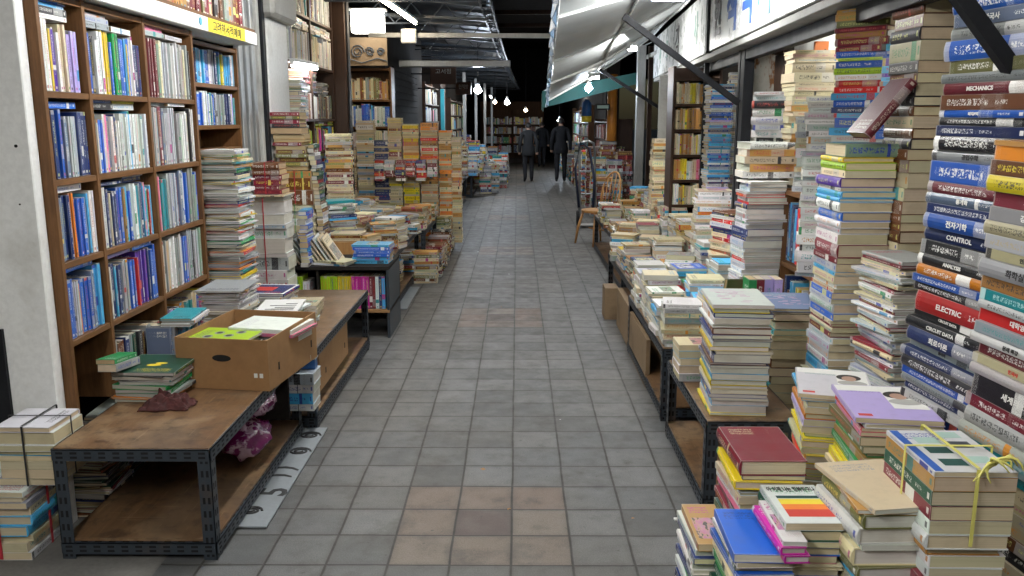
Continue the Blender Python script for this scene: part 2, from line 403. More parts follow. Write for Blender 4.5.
def table(lab, x0, x1, y0, y1, z, top='ply', shelf=.025, slots=True, grp=None, front=True):
    p = thing('steel_table', lab, 'table', ((x0+x1)/2, (y0+y1)/2, 0), 0, grp)
    bx('table_top', p, (x0+.004, x1-.004, y0+.004, y1-.004, z-.018, z), M[top], .002)
    for ax, sx in ((x0, 1), (x1, -1)):
        for ay, sy in ((y0, 1), (y1, -1)):
            m = MB(); angle(m, (ax, ay, 0), (ax, ay, z-.02), (sx, 0, 0), (0, sy, 0), .05, slots=slots); m.build('leg', p)
    for zz, hh in ((z-.004, -1), (shelf+.045, -1)):
        for (a, b, n) in (((x0+.003, y0, zz), (x1-.003, y0, zz), (0, 1, 0)), ((x0+.003, y1, zz), (x1-.003, y1, zz), (0, -1, 0)),
                          ((x0, y0+.003, zz), (x0, y1-.003, zz), (1, 0, 0)), ((x1, y0+.003, zz), (x1, y1-.003, zz), (-1, 0, 0))):
            m = MB(); k = Vector(n)*.004
            angle(m, Vector(a)-k, Vector(b)-k, (0, 0, -1), n, .045, slots=slots); m.build('rail', p)
    if shelf: bx('lower_shelf', p, (x0+.006, x1-.006, y0+.006, y1-.006, shelf+.05, shelf+.06), M['ply'])
    return p
G_T = 'slotted steel display tables'
table('nearest brown plywood table on slotted dark steel legs, left of the alley', -1.73, -1.14, 2.97, 4.28, .45, grp=G_T)
table('second brown plywood table, behind the nearest one on the left of the alley', -1.85, -1.08, 4.36, 6.02, .44, grp=G_T)
table('left steel table under book boxes, behind the coloured row of spines', -1.95, -1.06, 7.0, 9.1, .5, grp=G_T)
table('left steel table in front of the cream wall of stacked books', -2.1, -1.0, 9.2, 10.5, .46, grp=G_T)
table('nearest right steel table carrying the pile with the white pink printed top', .79, 1.18, 3.36, 4.28, .42, grp=G_T)
table('right steel table loaded with white paged books, second from the front', .80, 1.48, 4.50, 5.95, .42, grp=G_T)
table('third right steel table from the front, behind brown cardboard', .86, 1.56, 6.02, 7.9, .42, grp=G_T)
table('fourth right steel table, before the wooden chair', 1.0, 1.62, 8.0, 10.9, .45, grp=G_T)
for i, (x0, x1, y0, y1) in enumerate(((-1.9, -1.05, 15.2, 17.6), (-1.7, -.95, 18.2, 20.5), (-1.5, -.75, 21.2, 24))):
    table(['left far steel table just past the cream wall of books', 'left far steel table level with the walking people', 'farthest left steel table beyond the walking people'][i], x0, x1, y0, y1, .5, slots=False, grp=G_T)
# low dark rack with the coloured row
p = thing('low_rack', 'low dark open rack holding a row of lime, yellow and purple spines', 'rack', (-1.5, 6.6, 0))
bx('top_board', p, (-2.1, -.97, 6.32, 6.92, .53, .555), M['dark']); bx('bottom_board', p, (-2.1, -.97, 6.32, 6.92, .2, .22), M['card'])
bx('back_panel', p, (-2.1, -.97, 6.9, 6.92, .22, .53), M['dark'])
for x in (-2.1, -.99): bx('side_panel', p, (x, x+.02, 6.325, 6.915, 0, .53), M['metal'])
bx('divider', p, (-1.52, -1.505, 6.33, 6.9, .22, .53), M['dark'])

# ------------------------------------------------------------------ bookcases
def bookcase(lab, face, a0, a1, depth, divs, zs, zbot, ztop, wd='wood', t=.025, grp='wooden bookcases'):
    """face: ('x', value, sign) fronts lie in plane x=value and the case goes back along -sign"""
    ax, val, sg = face
    p = thing('bookcase', lab, 'bookcase', (val, (a0+a1)/2, 0) if ax == 'x' else ((a0+a1)/2, val, 0), 0, grp)
    def b(name, c0, c1, d0, d1, z0, z1, m):
        e0, e1 = sorted((val-sg*d0, val-sg*d1))
        a = (e0, e1, c0, c1, z0, z1) if ax == 'x' else (c0, c1, e0, e1, z0, z1)
        return bx(name, p, a, m, .0015)
    b('back_panel', a0, a1, depth, depth+.01, zbot, ztop, M[wd])
    for c in divs: b('upright', c-t/2, c+t/2, 0, depth-.001, zbot, ztop, M['wood_v' if wd == 'wood' else wd])
    for z in zs:
        for c0, c1 in zip(divs[:-1], divs[1:]): b('shelf_board', c0+t/2+.0005, c1-t/2-.0005, .003, depth-.002, z-t, z, M[wd])
    return p
SH = [.765, 1.085, 1.415, 1.755, 2.125]
bookcase('big brown wooden bookcase full of upright books beside the white pillar', ('x', -1.8, 1), 3.305, 4.88, .3, [3.318, 3.67, 4.25, 4.867], SH, .42, 2.13)
bookcase('narrow brown bookcase set back right of the big one, below the yellow sign', ('x', -1.95, 1), 4.95, 6.12, .28, [4.96, 6.1], [.9, 1.18, 1.46, 1.61+.0, 1.87, 2.12], .4, 2.13)
bookcase('dark bookcase behind the white pillar, lit by a short purple tube', ('x', -1.98, 1), 7.45, 9.45, .3, [7.46, 8.45, 9.44], [1.0, 1.33, 1.65, 2.16, 2.6, 2.95], .4, 3.0, 'dwood')
bookcase('tall bookcase facing the camera beneath the lit lamp box', ('y', 11.5, -1), -2.25, -1.66, .3, [-2.24, -1.67], [.8, 1.2, 1.55, 1.9, 2.3], .4, 2.32, 'wood_v')
bookcase('brown shelves of tan books inside the right shop, left of the black post', ('y', 7.6, -1), 1.36, 1.78, .28, [1.37, 1.77], [.62, .90, 1.12, 1.34, 1.56, 1.78, 2.0], .4, 2.1, 'dwood')
bookcase('small open wooden bookcase of blue and red upright books in right shop', ('x', 1.5, -1), 4.27, 4.80, .24, [4.28, 4.79], [.45, .86, 1.26], .4, 1.27, 'wood')
bookcase('bright bookcase in the far left shops behind the brown sign', ('x', -1.75, 1), 16.6, 19.5, .3, [16.62, 18.0, 19.48], [.9, 1.25, 1.6, 1.95, 2.3], .4, 2.35, 'dwood')
bookcase('far bookcase left of the walking people, left side of the alley', ('x', -1.6, 1), 21, 27, .3, [21.02, 23, 25, 26.98], [.7, 1.05, 1.4, 1.75, 2.1], .4, 2.15, 'dwood')
bookcase('far bookcase right of the alley behind the orange column', ('x', 1.75, -1), 15.4, 19.5, .3, [15.42, 17.4, 19.48], [.55, .9, 1.25, 1.6], .2, 1.65, 'dwood')
bookcase('far centre bookcase facing the camera beyond the people', ('y', 32.5, -1), -1.3, 1.0, .3, [-1.28, -.15, .98], [.4, .75, 1.1, 1.45, 1.8], .2, 2.0, 'browncl')
bookcase('far right bookcase facing the alley beyond the people', ('x', 1.85, -1), 22.5, 29, .3, [22.52, 25.7, 28.98], [.5, .85, 1.2, 1.55, 1.9], .3, 2.0, 'browncl')

# ------------------------------------------------------------------ left shop fronts
p = thing('pillar', 'big white plastered pillar at the left edge of the alley', 'pillar', (-2.2, 3.27, 0))
m = MB().box(-2.6, -1.84, 3.24, 3.30, 0, 3.2, M['plaster']); m.build('shaft', p, bevel=.004)
bx('dark_strip', p, (-2.075, -2.02, 3.222, 3.238, 0, .84), M['bmetal'])
m = MB()
for (x, y, z) in ((-1.89, 3.239, 1.55), (-1.90, 3.239, 1.33)): m.tube([(x, y, z), (x, y-.004, z)], .006 if z > 1.5 else .003, M['slot'], 10)
m.build('screw_hole', p)
p = thing('wall', 'white wall return at the extreme left edge behind the pillar', 'wall', (-3, 3, 0)); bx('panel', p, (-3.4, -2.61, 3.2, 3.30, 0, 3.2), M['plaster'])

p = thing('shop_lintel', 'long white painted lintel above the left bookcases with a yellow paper label', 'lintel', (-1.78, 4.5, 2.13))
MB().box(-1.98, -1.75, 3.31, 5.92, 2.135, 2.215, M['plaster']).build('beam', p, bevel=.004)
lf = bx('label_film', p, (-1.7495, -1.7465, 5.0, 5.66, 2.138, 2.213), M['yellowsign'])
text('lettering', '고려하서적매매', frame((-1.746, 5.32, 2.175), (0, 1, 0), (0, 0, 1)), .062, M['ink'], lf, fit=.5, bold=.001)
m = MB().tube([(-1.7495, 4.88, 2.18), (-1.746, 4.88, 2.18)], .022, M['inklb'], 10); m.build('blue_spot', p)
p = thing('shelf_deck', 'brown board above the white lintel carrying old volumes', 'shelf', (-1.9, 4.5, 2.3))
bx('board', p, (-2.1, -1.76, 3.31, 5.92, 2.217, 2.235), M['wood'])

def wallthing(lab, a, m, parts=(), name='wall', cat='wall'):
    p = thing(name, lab, cat, ((a[0]+a[1])/2, (a[2]+a[3])/2, a[4])); bx('panel', p, a, m, .003)
    for (n, aa, mm) in parts: bx(n, p, aa, mm, .002)
    return p
# folded shutter, pillar
p = thing('folded_shutter', 'pale ribbed metal shutter edge between narrow bookcase and white pillar', 'shutter', (-1.95, 6.4, 0))
for k in range(7): bx('slat', p, (-1.99-.01*(k % 2), -1.95-.018*(k % 2), 6.16+k*.075, 6.225+k*.075, 0, 2.7), M['gmetal'] if k < 5 else M['plaster2'], .004)
wallthing('dark gap post between ribbed shutter and slim white pillar', (-2.0, -1.93, 6.69, 6.76, 0, 3), M['bmetal'], name='post', cat='post')
p = thing('pillar', 'slim white pillar with grey bracket on top, behind the brown strapped pile', 'pillar', (-1.98, 7.1, 0))
bx('shaft', p, (-2.2, -1.93, 6.80, 7.38, 0, 2.42), M['plaster'], .006); bx('capital', p, (-2.25, -1.85, 6.74, 7.45, 2.42, 2.75), M['plaster2'], .03)
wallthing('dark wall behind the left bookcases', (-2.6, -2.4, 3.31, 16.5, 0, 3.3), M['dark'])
wallthing('dark brown timber post right of the lit bookcase', (-2.1, -1.86, 9.5, 9.75, 0, 3.2), M['dwood'], [('trim', (-1.858, -1.84, 9.56, 9.68, 0, 3.2), M['bmetal'])], 'post', 'post')
# ornate shop front with lamp box
p = thing('lamp_box', 'glowing white rectangular lamp box high above the ornate iron shopfront', 'lamp', (-1.85, 11, 2.66))
bx('diffuser', p, (-2.05, -1.66, 10.9, 11.1, 2.70, 2.96), M['lampbox'], .01); bx('frame', p, (-2.08, -1.63, 10.93, 11.12, 2.965, 2.99), M['white'])
p = thing('iron_grille', 'curly wrought iron ornament on tan board under the lamp box', 'ornament', (-1.95, 11.3, 2.3))
bx('board', p, (-2.2, -1.68, 11.35, 11.38, 2.33, 2.68), M['card2'])
m = MB()
for cx, sg, r0 in ((-2.06, 1, .09), (-1.9, -1, .06), (-1.76, 1, .05)):
    pts = [(cx+math.cos(k*.55)*r0*(1-k/30)*sg, 11.33, 2.5+math.sin(k*.55)*r0*(1-k/30)) for k in range(24)]
    m.tube(pts, .008, M['metal'], 6)
m.tube([(-2.2, 11.33, 2.42), (-2.0, 11.33, 2.36), (-1.8, 11.33, 2.42), (-1.68, 11.33, 2.38)], .008, M['metal'], 6)
m.build('scroll', p)
p = thing('wall', 'dark louvred wall beyond the ornate shopfront on the left', 'wall', (-1.9, 14, 0)); bx('panel', p, (-2.3, -1.80, 11.95, 16.5, 0, 3.1), M['dark'])
for k in range(9): bx('louvre', p, (-1.80, -1.775, 12.6, 15.6, 1.55+k*.1, 1.60+k*.1), M['dark'])
for (a, b, c, d, m_, lab, tx) in ((-1.45, -1.02, 2.22, 2.56, 'brownsign', 'brown hanging shop sign with pale lettering on the left side', '고서점'), (-1.1, -.82, 2.08, 2.30, 'brownsign', 'smaller brown framed sign hanging right of the larger brown sign', '헌책방')):
    y = 14.6 if m_ == 'brownsign' and a < -1.2 else 15.6
    p = thing('hanging_sign', lab, 'sign', ((a+b)/2, y, c)); bd = bx('board', p, (a, b, y, y+.05, c, d), M[m_], .006)
    text('lettering', tx, frame(((a+b)/2, y-.003, c+(d-c)*.62), (1, 0, 0), (0, 0, 1)), .09, M['inkw'], bd, fit=(b-a)*.6)
    MB().bar((a, y+.025, (c+d)/2), (-1.8, y+.025, (c+d)/2), .02, .02, M['bmetal']).build('bracket', p)
wallthing('narrow dark doorway panel beside the brown hanging sign', (-1.9, -1.72, 19.6, 20.9, 0, 2.8), M['dwood'])
p = thing('post', 'bright turquoise door post in the far left shops', 'post', (-1.4, 16.5, 0)); bx('shaft', p, (-1.45, -1.38, 16.45, 16.52, .4, 2.2), M['tealpaint'])
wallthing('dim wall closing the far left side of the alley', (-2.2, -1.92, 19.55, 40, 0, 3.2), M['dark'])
for k in range(4):
    y = 20+k*3.1
    wallthing(['slender grey pipe post left of the walking people', 'second slender grey post left of the people', 'third slender grey post further down on the left', 'last slender grey post down the left side'][k], (-1.25+.12*k, -1.18+.12*k, y, y+.07, 0, 2.7), M['gmetal'], name='post', cat='post')

# ------------------------------------------------------------------ the far end
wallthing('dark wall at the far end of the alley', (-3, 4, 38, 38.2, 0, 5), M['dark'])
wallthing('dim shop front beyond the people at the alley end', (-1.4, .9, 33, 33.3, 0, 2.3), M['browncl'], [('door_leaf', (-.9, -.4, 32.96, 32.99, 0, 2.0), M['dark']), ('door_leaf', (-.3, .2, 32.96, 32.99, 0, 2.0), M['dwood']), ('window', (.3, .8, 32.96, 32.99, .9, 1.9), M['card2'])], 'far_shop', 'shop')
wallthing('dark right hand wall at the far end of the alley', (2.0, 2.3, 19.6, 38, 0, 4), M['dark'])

# ------------------------------------------------------------------ roof of the alley
p = thing('alley_roof', 'dark corrugated roof over the left half of the alley', 'roof', (-1.8, 10, 3.1))
m = MB(); n = 260
for i in range(n):
    y0 = -3+i*.16; y1 = y0+.16; z = .02 if i % 2 else 0
    m.add([(-3.4, y0, 3.32+z), (-.3, y0, 3.04+z), (-.3, y1, 3.06-z), (-3.4, y1, 3.34-z)], [(0, 1, 2, 3)], M['roof'])
m.build('corrugated_sheet', p)
m = MB().add([(-1.6, 5.8, 3.06), (-.36, 5.8, 2.96), (-.3, 11, 3.0), (-1.6, 10.4, 3.09)], [(0, 1, 2, 3)], M['tarp']); m.build('blue_sheet', p)
def edgex(y): return -.36+.0013*max(0, y-6)**2*.35
for k in range(15):
    y = 3.2+k*2.3
    MB().bar((-3.3, y, 3.22), (edgex(y)+.0, y, 2.93), .05, .07, M['metal']).build('rafter', p)
    MB().bar((-3.0, y+.9, 2.98), (edgex(y), y+.9, 2.86), .03, .03, M['metal']).build('tie_rod', p)
for k in range(14):
    y = 5+k*2.1
    m = MB()
    for j in range(5):
        x = -2.4+j*.42
        m.bar((x, y, 2.85), (x+.21, y, 3.10), .012, .012, M['metal']); m.bar((x+.21, y, 3.10), (x+.42, y, 2.85), .012, .012, M['metal'])
    m.bar((-2.4, y, 2.85), (-.4, y, 2.85), .02, .02, M['metal']); m.build('truss', p)
m = MB(); prev = None
for k in range(60):
    y = 2+k*.6; x = edgex(y)
    if prev:
        m.bar((prev[0]-.06, prev[1], 2.92), (x-.06, y, 2.92), .02, .05, M['metal']); m.bar((prev[0]+.06, prev[1], 2.92), (x+.06, y, 2.92), .02, .05, M['metal'])
        m.bar((x-.06, y, 2.9), (x+.06, y, 2.9), .03, .012, M['metal']); m.bar((x-.06, y-.3, 2.9), (x+.06, y-.3, 2.9), .03, .012, M['metal'])
    prev = (x, y)
m.build('gutter_ladder', p)
p = thing('beam', 'pale grey steel cross beam under the left roof', 'beam', (-1.2, 13.6, 2.78)); MB().bar((-1.85, 13.4, 2.48), (-.10, 13.4, 2.48), .10, .10, M['gmetal']).build('girder', p, bevel=.01)
p = thing('beam', 'nearer pale steel beam crossing the whole alley under the roof', 'beam', (-.7, 9.6, 2.85)); MB().bar((-1.75, 10.4, 2.62), (.42, 10.4, 2.61), .05, .05, M['gmetal']).build('girder', p); bx('junction_box', p, (-1.36, -1.18, 10.3, 10.37, 2.52, 2.68), M['white'], .01)
p = thing('upper_roof', 'high dark roof with rust brown boards above the alley middle', 'roof', (0, 10, 4.2))
bx('panel', p, (-3.4, 4.2, -3, 45, 4.6, 4.7), M['dark']); bx('rusty_boards', p, (.12, .75, 8.2, 14.5, 4.1, 4.14), M['rustroof'])
for k in range(9): bx('purlin', p, (-1.2, 2.4, 4+k*3, 4.08+k*3, 4.2, 4.3), M['dwood'])
bx('outer_wall', p, (-3.4, -3.3, -3, 45, 3.3, 4.6), M['dark']); bx('outer_wall', p, (4.1, 4.2, -3, 45, 2.9, 4.6), M['dark'])

# ------------------------------------------------------------------ right shop front, sign, awning
def hx(y): return 1.2+.058*y
def slab(name, p, y0, y1, dx0, dx1, z0, z1, m, bevel=.003):
    vs = [(hx(y)+dx, y, z) for z in (z0, z1) for y in (y0, y1) for dx in (dx0, dx1)]
    return MB().add(vs, [(0, 2, 3, 1), (4, 5, 7, 6), (0, 1, 5, 4), (2, 6, 7, 3), (0, 4, 6, 2), (1, 3, 7, 5)], m).build(name, p, bevel=bevel)
p = thing('sign_board', 'long white shop signboard with large blue Korean letters over the right shop', 'sign', (1.5, 6, 2.15))
slab('board', p, 1.4, 6.9, -.10, .02, 2.17, 2.70, M['white'])
slab('board', p, 7.0, 11.4, -.09, .02, 2.17, 2.66, M['white']); slab('joint_strip', p, 6.905, 6.995, -.12, .02, 2.16, 2.74, M['bmetal'])
d = Vector((.058, 1, 0)).normalized()
for (ch, y, s, mm) in (('헌', 6.55, .34, 'ink'), ('책', 6.0, .40, 'inkblue'), ('백', 5.5, .42, 'inkblue'), ('서', 5.03, .42, 'inklb'), ('고', 4.55, .38, 'inkgr'), ('당', 4.12, .38, 'inkblue'), ('점', 3.65, .38, 'inkblue')):
    text('letter', ch, frame((hx(y)-.103, y, 2.42), (-d.x, -d.y, 0), (0, 0, 1)), s, M[mm], p, extr=.002, bold=.012)
for (ch, y, s, mm) in (('서', 10.6, .26, 'inkgr'), ('고', 9.9, .26, 'inkgr'), ('김', 9.0, .34, 'ink'), ('사', 7.7, .30, 'inkgr')):
    text('letter', ch, frame((hx(y)-.093, y, 2.42), (-d.x, -d.y, 0), (0, 0, 1)), s, M[mm], p, extr=.002)
p = thing('header_beam', 'grey soffit and black shutter rail under the white signboard', 'beam', (1.5, 6, 2.1))
slab('soffit', p, 1.4, 11.4, -.08, .30, 2.125, 2.165, M['plaster2']); slab('shutter_rail', p, 1.4, 11.4, .02, .08, 2.05, 2.122, M['bmetal'])
def awn(y, t):   # t=0 outer edge .. 1 at the sign
    xo = .03+.04*y if y < 5 else .23+(y-5)*.028; zo = 2.62-.062*y if y < 6 else 2.25-(y-6)*.072
    xi = hx(y)-.10; zi = 2.72
    s = math.sin(math.pi*t)*.05
    return Vector((xo+(xi-xo)*t, y+.25*t*(y/11), zo+(zi-zo)*t - s + .012*math.sin(y*2.3+t*5)))
p = thing('awning', 'white canvas awning over the right side of the alley', 'awning', (.8, 6, 2.5))
def awn_panel(name, y0, y1, mm, t0=0, t1=1, th=.006):
    m = MB(); ny, nt = max(2, int((y1-y0)/.25)), 10; vs = []
    for s_ in (0, th):
        for i in range(ny+1):
            for j in range(nt+1): v = awn(y0+(y1-y0)*i/ny, t0+(t1-t0)*j/nt); v.z += s_; vs.append(v)
    N = (ny+1)*(nt+1); fs = []
    for s_ in (0, N):
        for i in range(ny):
            for j in range(nt): a = s_+i*(nt+1)+j; fs.append((a, a+1, a+nt+2, a+nt+1))
    b = [i*(nt+1) for i in range(ny+1)]; e = [i*(nt+1)+nt for i in range(ny+1)]
    for L_ in (b, e, list(range(nt+1)), [ny*(nt+1)+j for j in range(nt+1)]):
        for q in range(len(L_)-1): fs.append((L_[q], L_[q+1], L_[q+1]+N, L_[q]+N))
    return m.add(vs, fs, mm).build(name, p, smooth=False)
awn_panel('canvas', .3, 5.5, M['awning']); awn_panel('canvas', 5.5, 11.0, M['awning'])
m = MB()
for y in (1.8, 3.6, 5.5, 7.4, 9.2, 10.98):
    m.tube([awn(y, t/10)-Vector((0, 0, .012)) for t in range(11)], .012, M['white'], 6)
for t in (.0, .45, .98): m.tube([awn(.3+k*.5, t)-Vector((0, 0, .014)) for k in range(22)], .012, M['white'], 6)
m.build('frame_tube', p)
m = MB(); vs = []
for k in range(60):
    y = .3+k*10.7/59; a = awn(y, 0); w_ = .02*math.sin(k*1.9)
    vs += [a+Vector((-.012+w_*.3, 0, .05)), a+Vector((-.022+w_, 0, -.10+.02*math.sin(k*2.7)))]
m.add(vs, [(2*k, 2*k+1, 2*k+3, 2*k+2) for k in range(59)], M['tarp']); m.add([v+Vector((-.004, 0, 0)) for v in vs], [(2*k, 2*k+1, 2*k+3, 2*k+2) for k in range(59)], M['tarp']); m.build('fringe', p)
for (a, b, n) in (((1.55, 6.1, 1.76), (.72, 6.0, 2.33), 'long'), ((1.83, 11.0, 1.77), (.98, 10.9, 2.28), 'far')):
    MB().bar(a, b, .03, .04, M['bmetal']).build('support_arm', p)
MB().bar((1.36, 2.30, 1.70), (.72, 2.2, 2.38), .03, .04, M['bmetal']).build('support_arm', p)
MB().bar((1.40, 2.62, 1.88), (1.0, 2.1, 2.42), .025, .03, M['bmetal']).build('support_arm', p)
# second awning further on with teal edge
p = thing('awning', 'farther white awning with teal green valance above the chair', 'awning', (1.2, 14, 2.2))
MB().add([(.35, 12.2, 2.02), (2.0, 12.2, 2.75), (2.0, 18, 2.85), (.55, 18, 2.0), (.35, 12.2, 2.03), (2.0, 12.2, 2.76), (2.0, 18, 2.86), (.55, 18, 2.01)], [(0, 1, 2, 3), (7, 6, 5, 4), (0, 4, 5, 1), (3, 2, 6, 7), (0, 3, 7, 4)], M['awning']).build('canvas', p)
MB().add([(.35, 12.18, 2.03), (1.75, 12.18, 2.30), (1.75, 12.18, 2.15), (.35, 12.18, 1.80), (.35, 12.2, 2.03), (1.75, 12.2, 2.30), (1.75, 12.2, 2.15), (.35, 12.2, 1.80)], [(0, 1, 2, 3), (7, 6, 5, 4), (3, 2, 6, 7), (0, 4, 5, 1)], M['teal']).build('valance', p)
MB().add([(.34, 12.2, 2.0), (.54, 18, 2.0), (.54, 18, 1.8), (.34, 12.2, 1.78), (.345, 12.2, 2.0), (.545, 18, 2.0), (.545, 18, 1.8), (.345, 12.2, 1.78)], [(0, 1, 2, 3), (7, 6, 5, 4), (3, 2, 6, 7)], M['teal']).build('valance', p)

def post(lab, x, y, r, z1, mm, w2=None):
    p = thing('post', lab, 'post', (x, y, 0)); bx('shaft', p, (x-r, x+r, y-(w2 or r), y+(w2 or r), 0, z1), M[mm], .004); return p
q = post('black steel post left of the flaking white panel in the right shop', 1.60, 6.1, .035, 2.12, 'bmetal', .05); bx('flange', q, (1.56, 1.575, 6.155, 6.2, 0, 2.12), M['bmetal'])
q = post('black post right of the grey shutter guide', 1.62, 7.75-.25, .001+.02, 2.12, 'bmetal')
post('dark steel post near the right hanging arm end', 1.69, 8.7, .03, 2.12, 'bmetal')
post('grey steel shutter guide post beyond the right shop', 1.64, 11.6, .055, 2.6, 'gmetal')
post('thin dark post beside the grey shutter guide post', 1.78, 11.7, .03, 2.6, 'dwood')
wallthing('pale green grey door panel behind the tan bookshelf', (1.50, 1.95, 9.2, 9.24, 0, 2.1), M['plaster2'], [('switch_box', (1.62, 1.72, 9.16, 9.2, 1.55, 1.85), M['white'])], 'door', 'door')
wallthing('white panel with flaking rust coloured patches behind the black post', (1.66, 1.90, 6.25, 6.30, 0, 2.1), M['rustwhite'])
wallthing('white panel edge behind tall stacks beside the rusty panel', (1.91, 2.9, 6.6, 6.65, 0, 2.1), M['plaster'])
wallthing('back wall inside the right shop', (2.75, 2.85, .5, 12, 0, 2.6), M['plaster2']); wallthing('ceiling board inside the right shop', (1.75, 2.75, .5, 12, 2.45, 2.5), M['plaster2'], name='ceiling', cat='ceiling')
wallthing('dark partition between the two right shops', (1.9, 2.75, 8.75, 8.85, 0, 2.4), M['dark'])
p = thing('wooden_box', 'dark brown wooden box hanging beside the flaking panel', 'box', (1.8, 5.7, 1.9)); bx('case', p, (1.70, 1.82, 5.6, 5.8, 1.76, 2.06), M['dwood'], .005); bx('lid', p, (1.695, 1.825, 5.595, 5.805, 2.062, 2.08), M['dwood'])
p = thing('shop_sign', 'vertical orange sign with black letters above cream stack', 'sign', (1.75, 5.15, 1.95)); bd = bx('board', p, (1.72, 1.80, 5.10, 5.12, 1.90, 2.09), M['orangesign'])
text('lettering', '시\n사', frame((1.76, 5.097, 1.98), (1, 0, 0), (0, 0, 1)), .07, M['ink'], bd)
p = thing('shop_sign', 'small yellow paper tag with dark letters above the right stacks', 'sign', (1.72, 4.7, 2.0)); bd = bx('board', p, (1.71, 1.755, 4.72, 4.725, 1.96, 2.10), M['yellowsign'])
text('lettering', '특\n가', frame((1.733, 4.717, 2.03), (1, 0, 0), (0, 0, 1)), .045, M['ink'], bd)

# column, chair, trolley
p = thing('column', 'orange painted round column with dark lower wrapping beside the wooden chair', 'column', (1.72, 15, 0))
MB().tube([(1.64, 15, .98), (1.64, 15, 2.4)], .085, M['orange'], 20).build('shaft', p, True); MB().tube([(1.64, 15, 0), (1.64, 15, .98)], .095, M['dwood'], 20).build('wrapping', p, True)
for z in (.5, .7, .9): MB().tube([(1.64, 15, z), (1.64, 15, z+.02)], .098, M['card'], 20).build('band', p)
p = thing('chair', 'light wooden spindle back chair standing right of the alley', 'chair', (1.15, 12.3, 0), rad(0))
cx, cy = 1.15, 12.4; m = MB()
N = 20; ring = [(cx+.23*math.cos(a)*(1 if True else 0), cy+.21*math.sin(a), 0) for a in [2*math.pi*k/N for k in range(N)]]
vs = [(x, y, z) for z in (.43, .465) for x, y, _ in ring]
m.add(vs, [tuple(range(N))[::-1], tuple(range(N, 2*N))]+[(k, (k+1) % N, N+(k+1) % N, N+k) for k in range(N)], M['lwood']); m.build('seat', p, bevel=.005)
for sx in (-1, 1):
    for sy in (-1, 1):
        MB().tube([(cx+sx*.14, cy+sy*.13, .44), (cx+sx*.19, cy+sy*.18, .22), (cx+sx*.21, cy+sy*.21, 0)], [.016, .02, .012], M['lwood']).build('leg', p, True)
def bow(a): return (cx+.21*math.cos(a), cy+.19+.09*(math.sin(a)), .455+.50*math.sin(a)**.6 if math.sin(a) > 0 else .455)
MB().tube([bow(math.pi*k/18) for k in range(19)], .013, M['lwood']).build('backrest_bow', p, True)
for k in range(1, 7):
    a = math.pi*(k)/7; b = bow(a); MB().tube([(cx+.16*math.cos(a), cy+.18, .46), b], .007, M['lwood'], 6).build('spindle', p, True)
MB().tube([(cx-.19, cy+.0, .2), (cx+.19, cy+.0, .2)], .009, M['lwood']).build('stretcher', p)
p.location = (.99, 11.3, 0); p.rotation_euler = (0, 0, rad(-60)); p.matrix_basis = Matrix.Translation((.99, 11.3, 0)) @ Matrix.Rotation(rad(-60), 4, 'Z')
p = thing('hand_trolley', 'folded sack trolley with dark blue strap leaning beside the chair', 'trolley', (.85, 13.2, 0))
for x in (.98, 1.22): MB().tube([(x, 13.3, .12), (x, 13.5, 1.15), (x-.03, 13.42, 1.28), (1.1, 13.38, 1.32)], .018, M['gmetal']).build('frame_tube', p, True)
MB().tube([(.96, 13.2, .3), (.9, 13.25, .9), (.98, 13.35, 1.3), (1.12, 13.3, 1.2), (1.2, 13.25, .7), (1.18, 13.2, .25)], .02, M['navycl'], 8).build('strap', p, True)
for x in (.94, 1.26): MB().tube([(x, 13.35, .12), (x+.04, 13.35, .12)], .12, M['bmetal'], 18).build('wheel', p)
bx('toe_plate', p, (.98, 1.22, 13.05, 13.3, .03, .045), M['gmetal'])
for z in (.5, .85): MB().tube([(.98, 13.4, z), (1.22, 13.4, z)], .012, M['gmetal']).build('cross_bar', p)
p = thing('hanging_jacket', 'small blue and yellow garment hanging under the far awning', 'garment', (1.2, 15, 1.5))
m = MB().tube([(1.2, 15, 1.98), (1.2, 15, 1.92), (1.2, 15, 1.84), (1.2, 15, 1.7)], [.03, .08, .085, .09], M['blue'], 12); m.build('top', p, True)
MB().tube([(1.2, 15, 1.698), (1.2, 15, 1.6)], [.09, .085], M['yellowsign'], 12).build('hem', p, True)
p = thing('hanging_sign', 'small dark oblong sign hanging under the far right awning', 'sign', (1.45, 14.6, 1.9)); bx('board', p, (1.32, 1.56, 14.6, 14.63, 1.80, 1.90), M['ink'], .01)
bx('pale_face', p, (1.345, 1.535, 14.594, 14.599, 1.825, 1.875), M['inkgr']); MB().tube([(1.44, 14.61, 1.9), (1.44, 14.61, 2.3)], .005, M['bmetal']).build('chain', p)

# ------------------------------------------------------------------ lamps
def tube_lamp(lab, a, b, drop=.03, m='tube', r=.016, fix=True):
    a, b = Vector(a), Vector(b); p = thing('fluorescent_lamp', lab, 'lamp', (a+b)/2, 0, 'lit lamps')
    MB().tube([a, b], r, M[m], 10).build('tube', p, True)
    if fix:
        up = Vector((0, 0, drop)); bt = MB().bar(a+up*1.4, b+up*1.4, .05, .03, M['white']).build('batten', p)
        for q in (a, b): MB().bar(q-(b-a).normalized()*.012, q+up, .03, .02, M['white']).build('end_cap', bt)
    return p
tube_lamp('brightest tube lamp under the white awning, by the signboard letters', (.78, 5.1, 2.33), (1.02, 5.5, 2.38), m='tube_b')
tube_lamp('second tube lamp under the awning, beside the long black arm', (.98, 7.7, 2.25), (1.14, 8.5, 2.31))
tube_lamp('farther small tube lamp under the awning edge near the teal valance', (.86, 10.3, 2.12), (1.0, 10.8, 2.15))
tube_lamp('tube lamp fixed under the near part of the awning', (.55, 1.7, 2.36), (.75, 2.7, 2.36), m='tube_c')
tube_lamp('tube lamp on the left roof behind the viewer', (-1.3, -.4, 2.5), (-1.3, 1.2, 2.5), m='tube_b', r=.020)
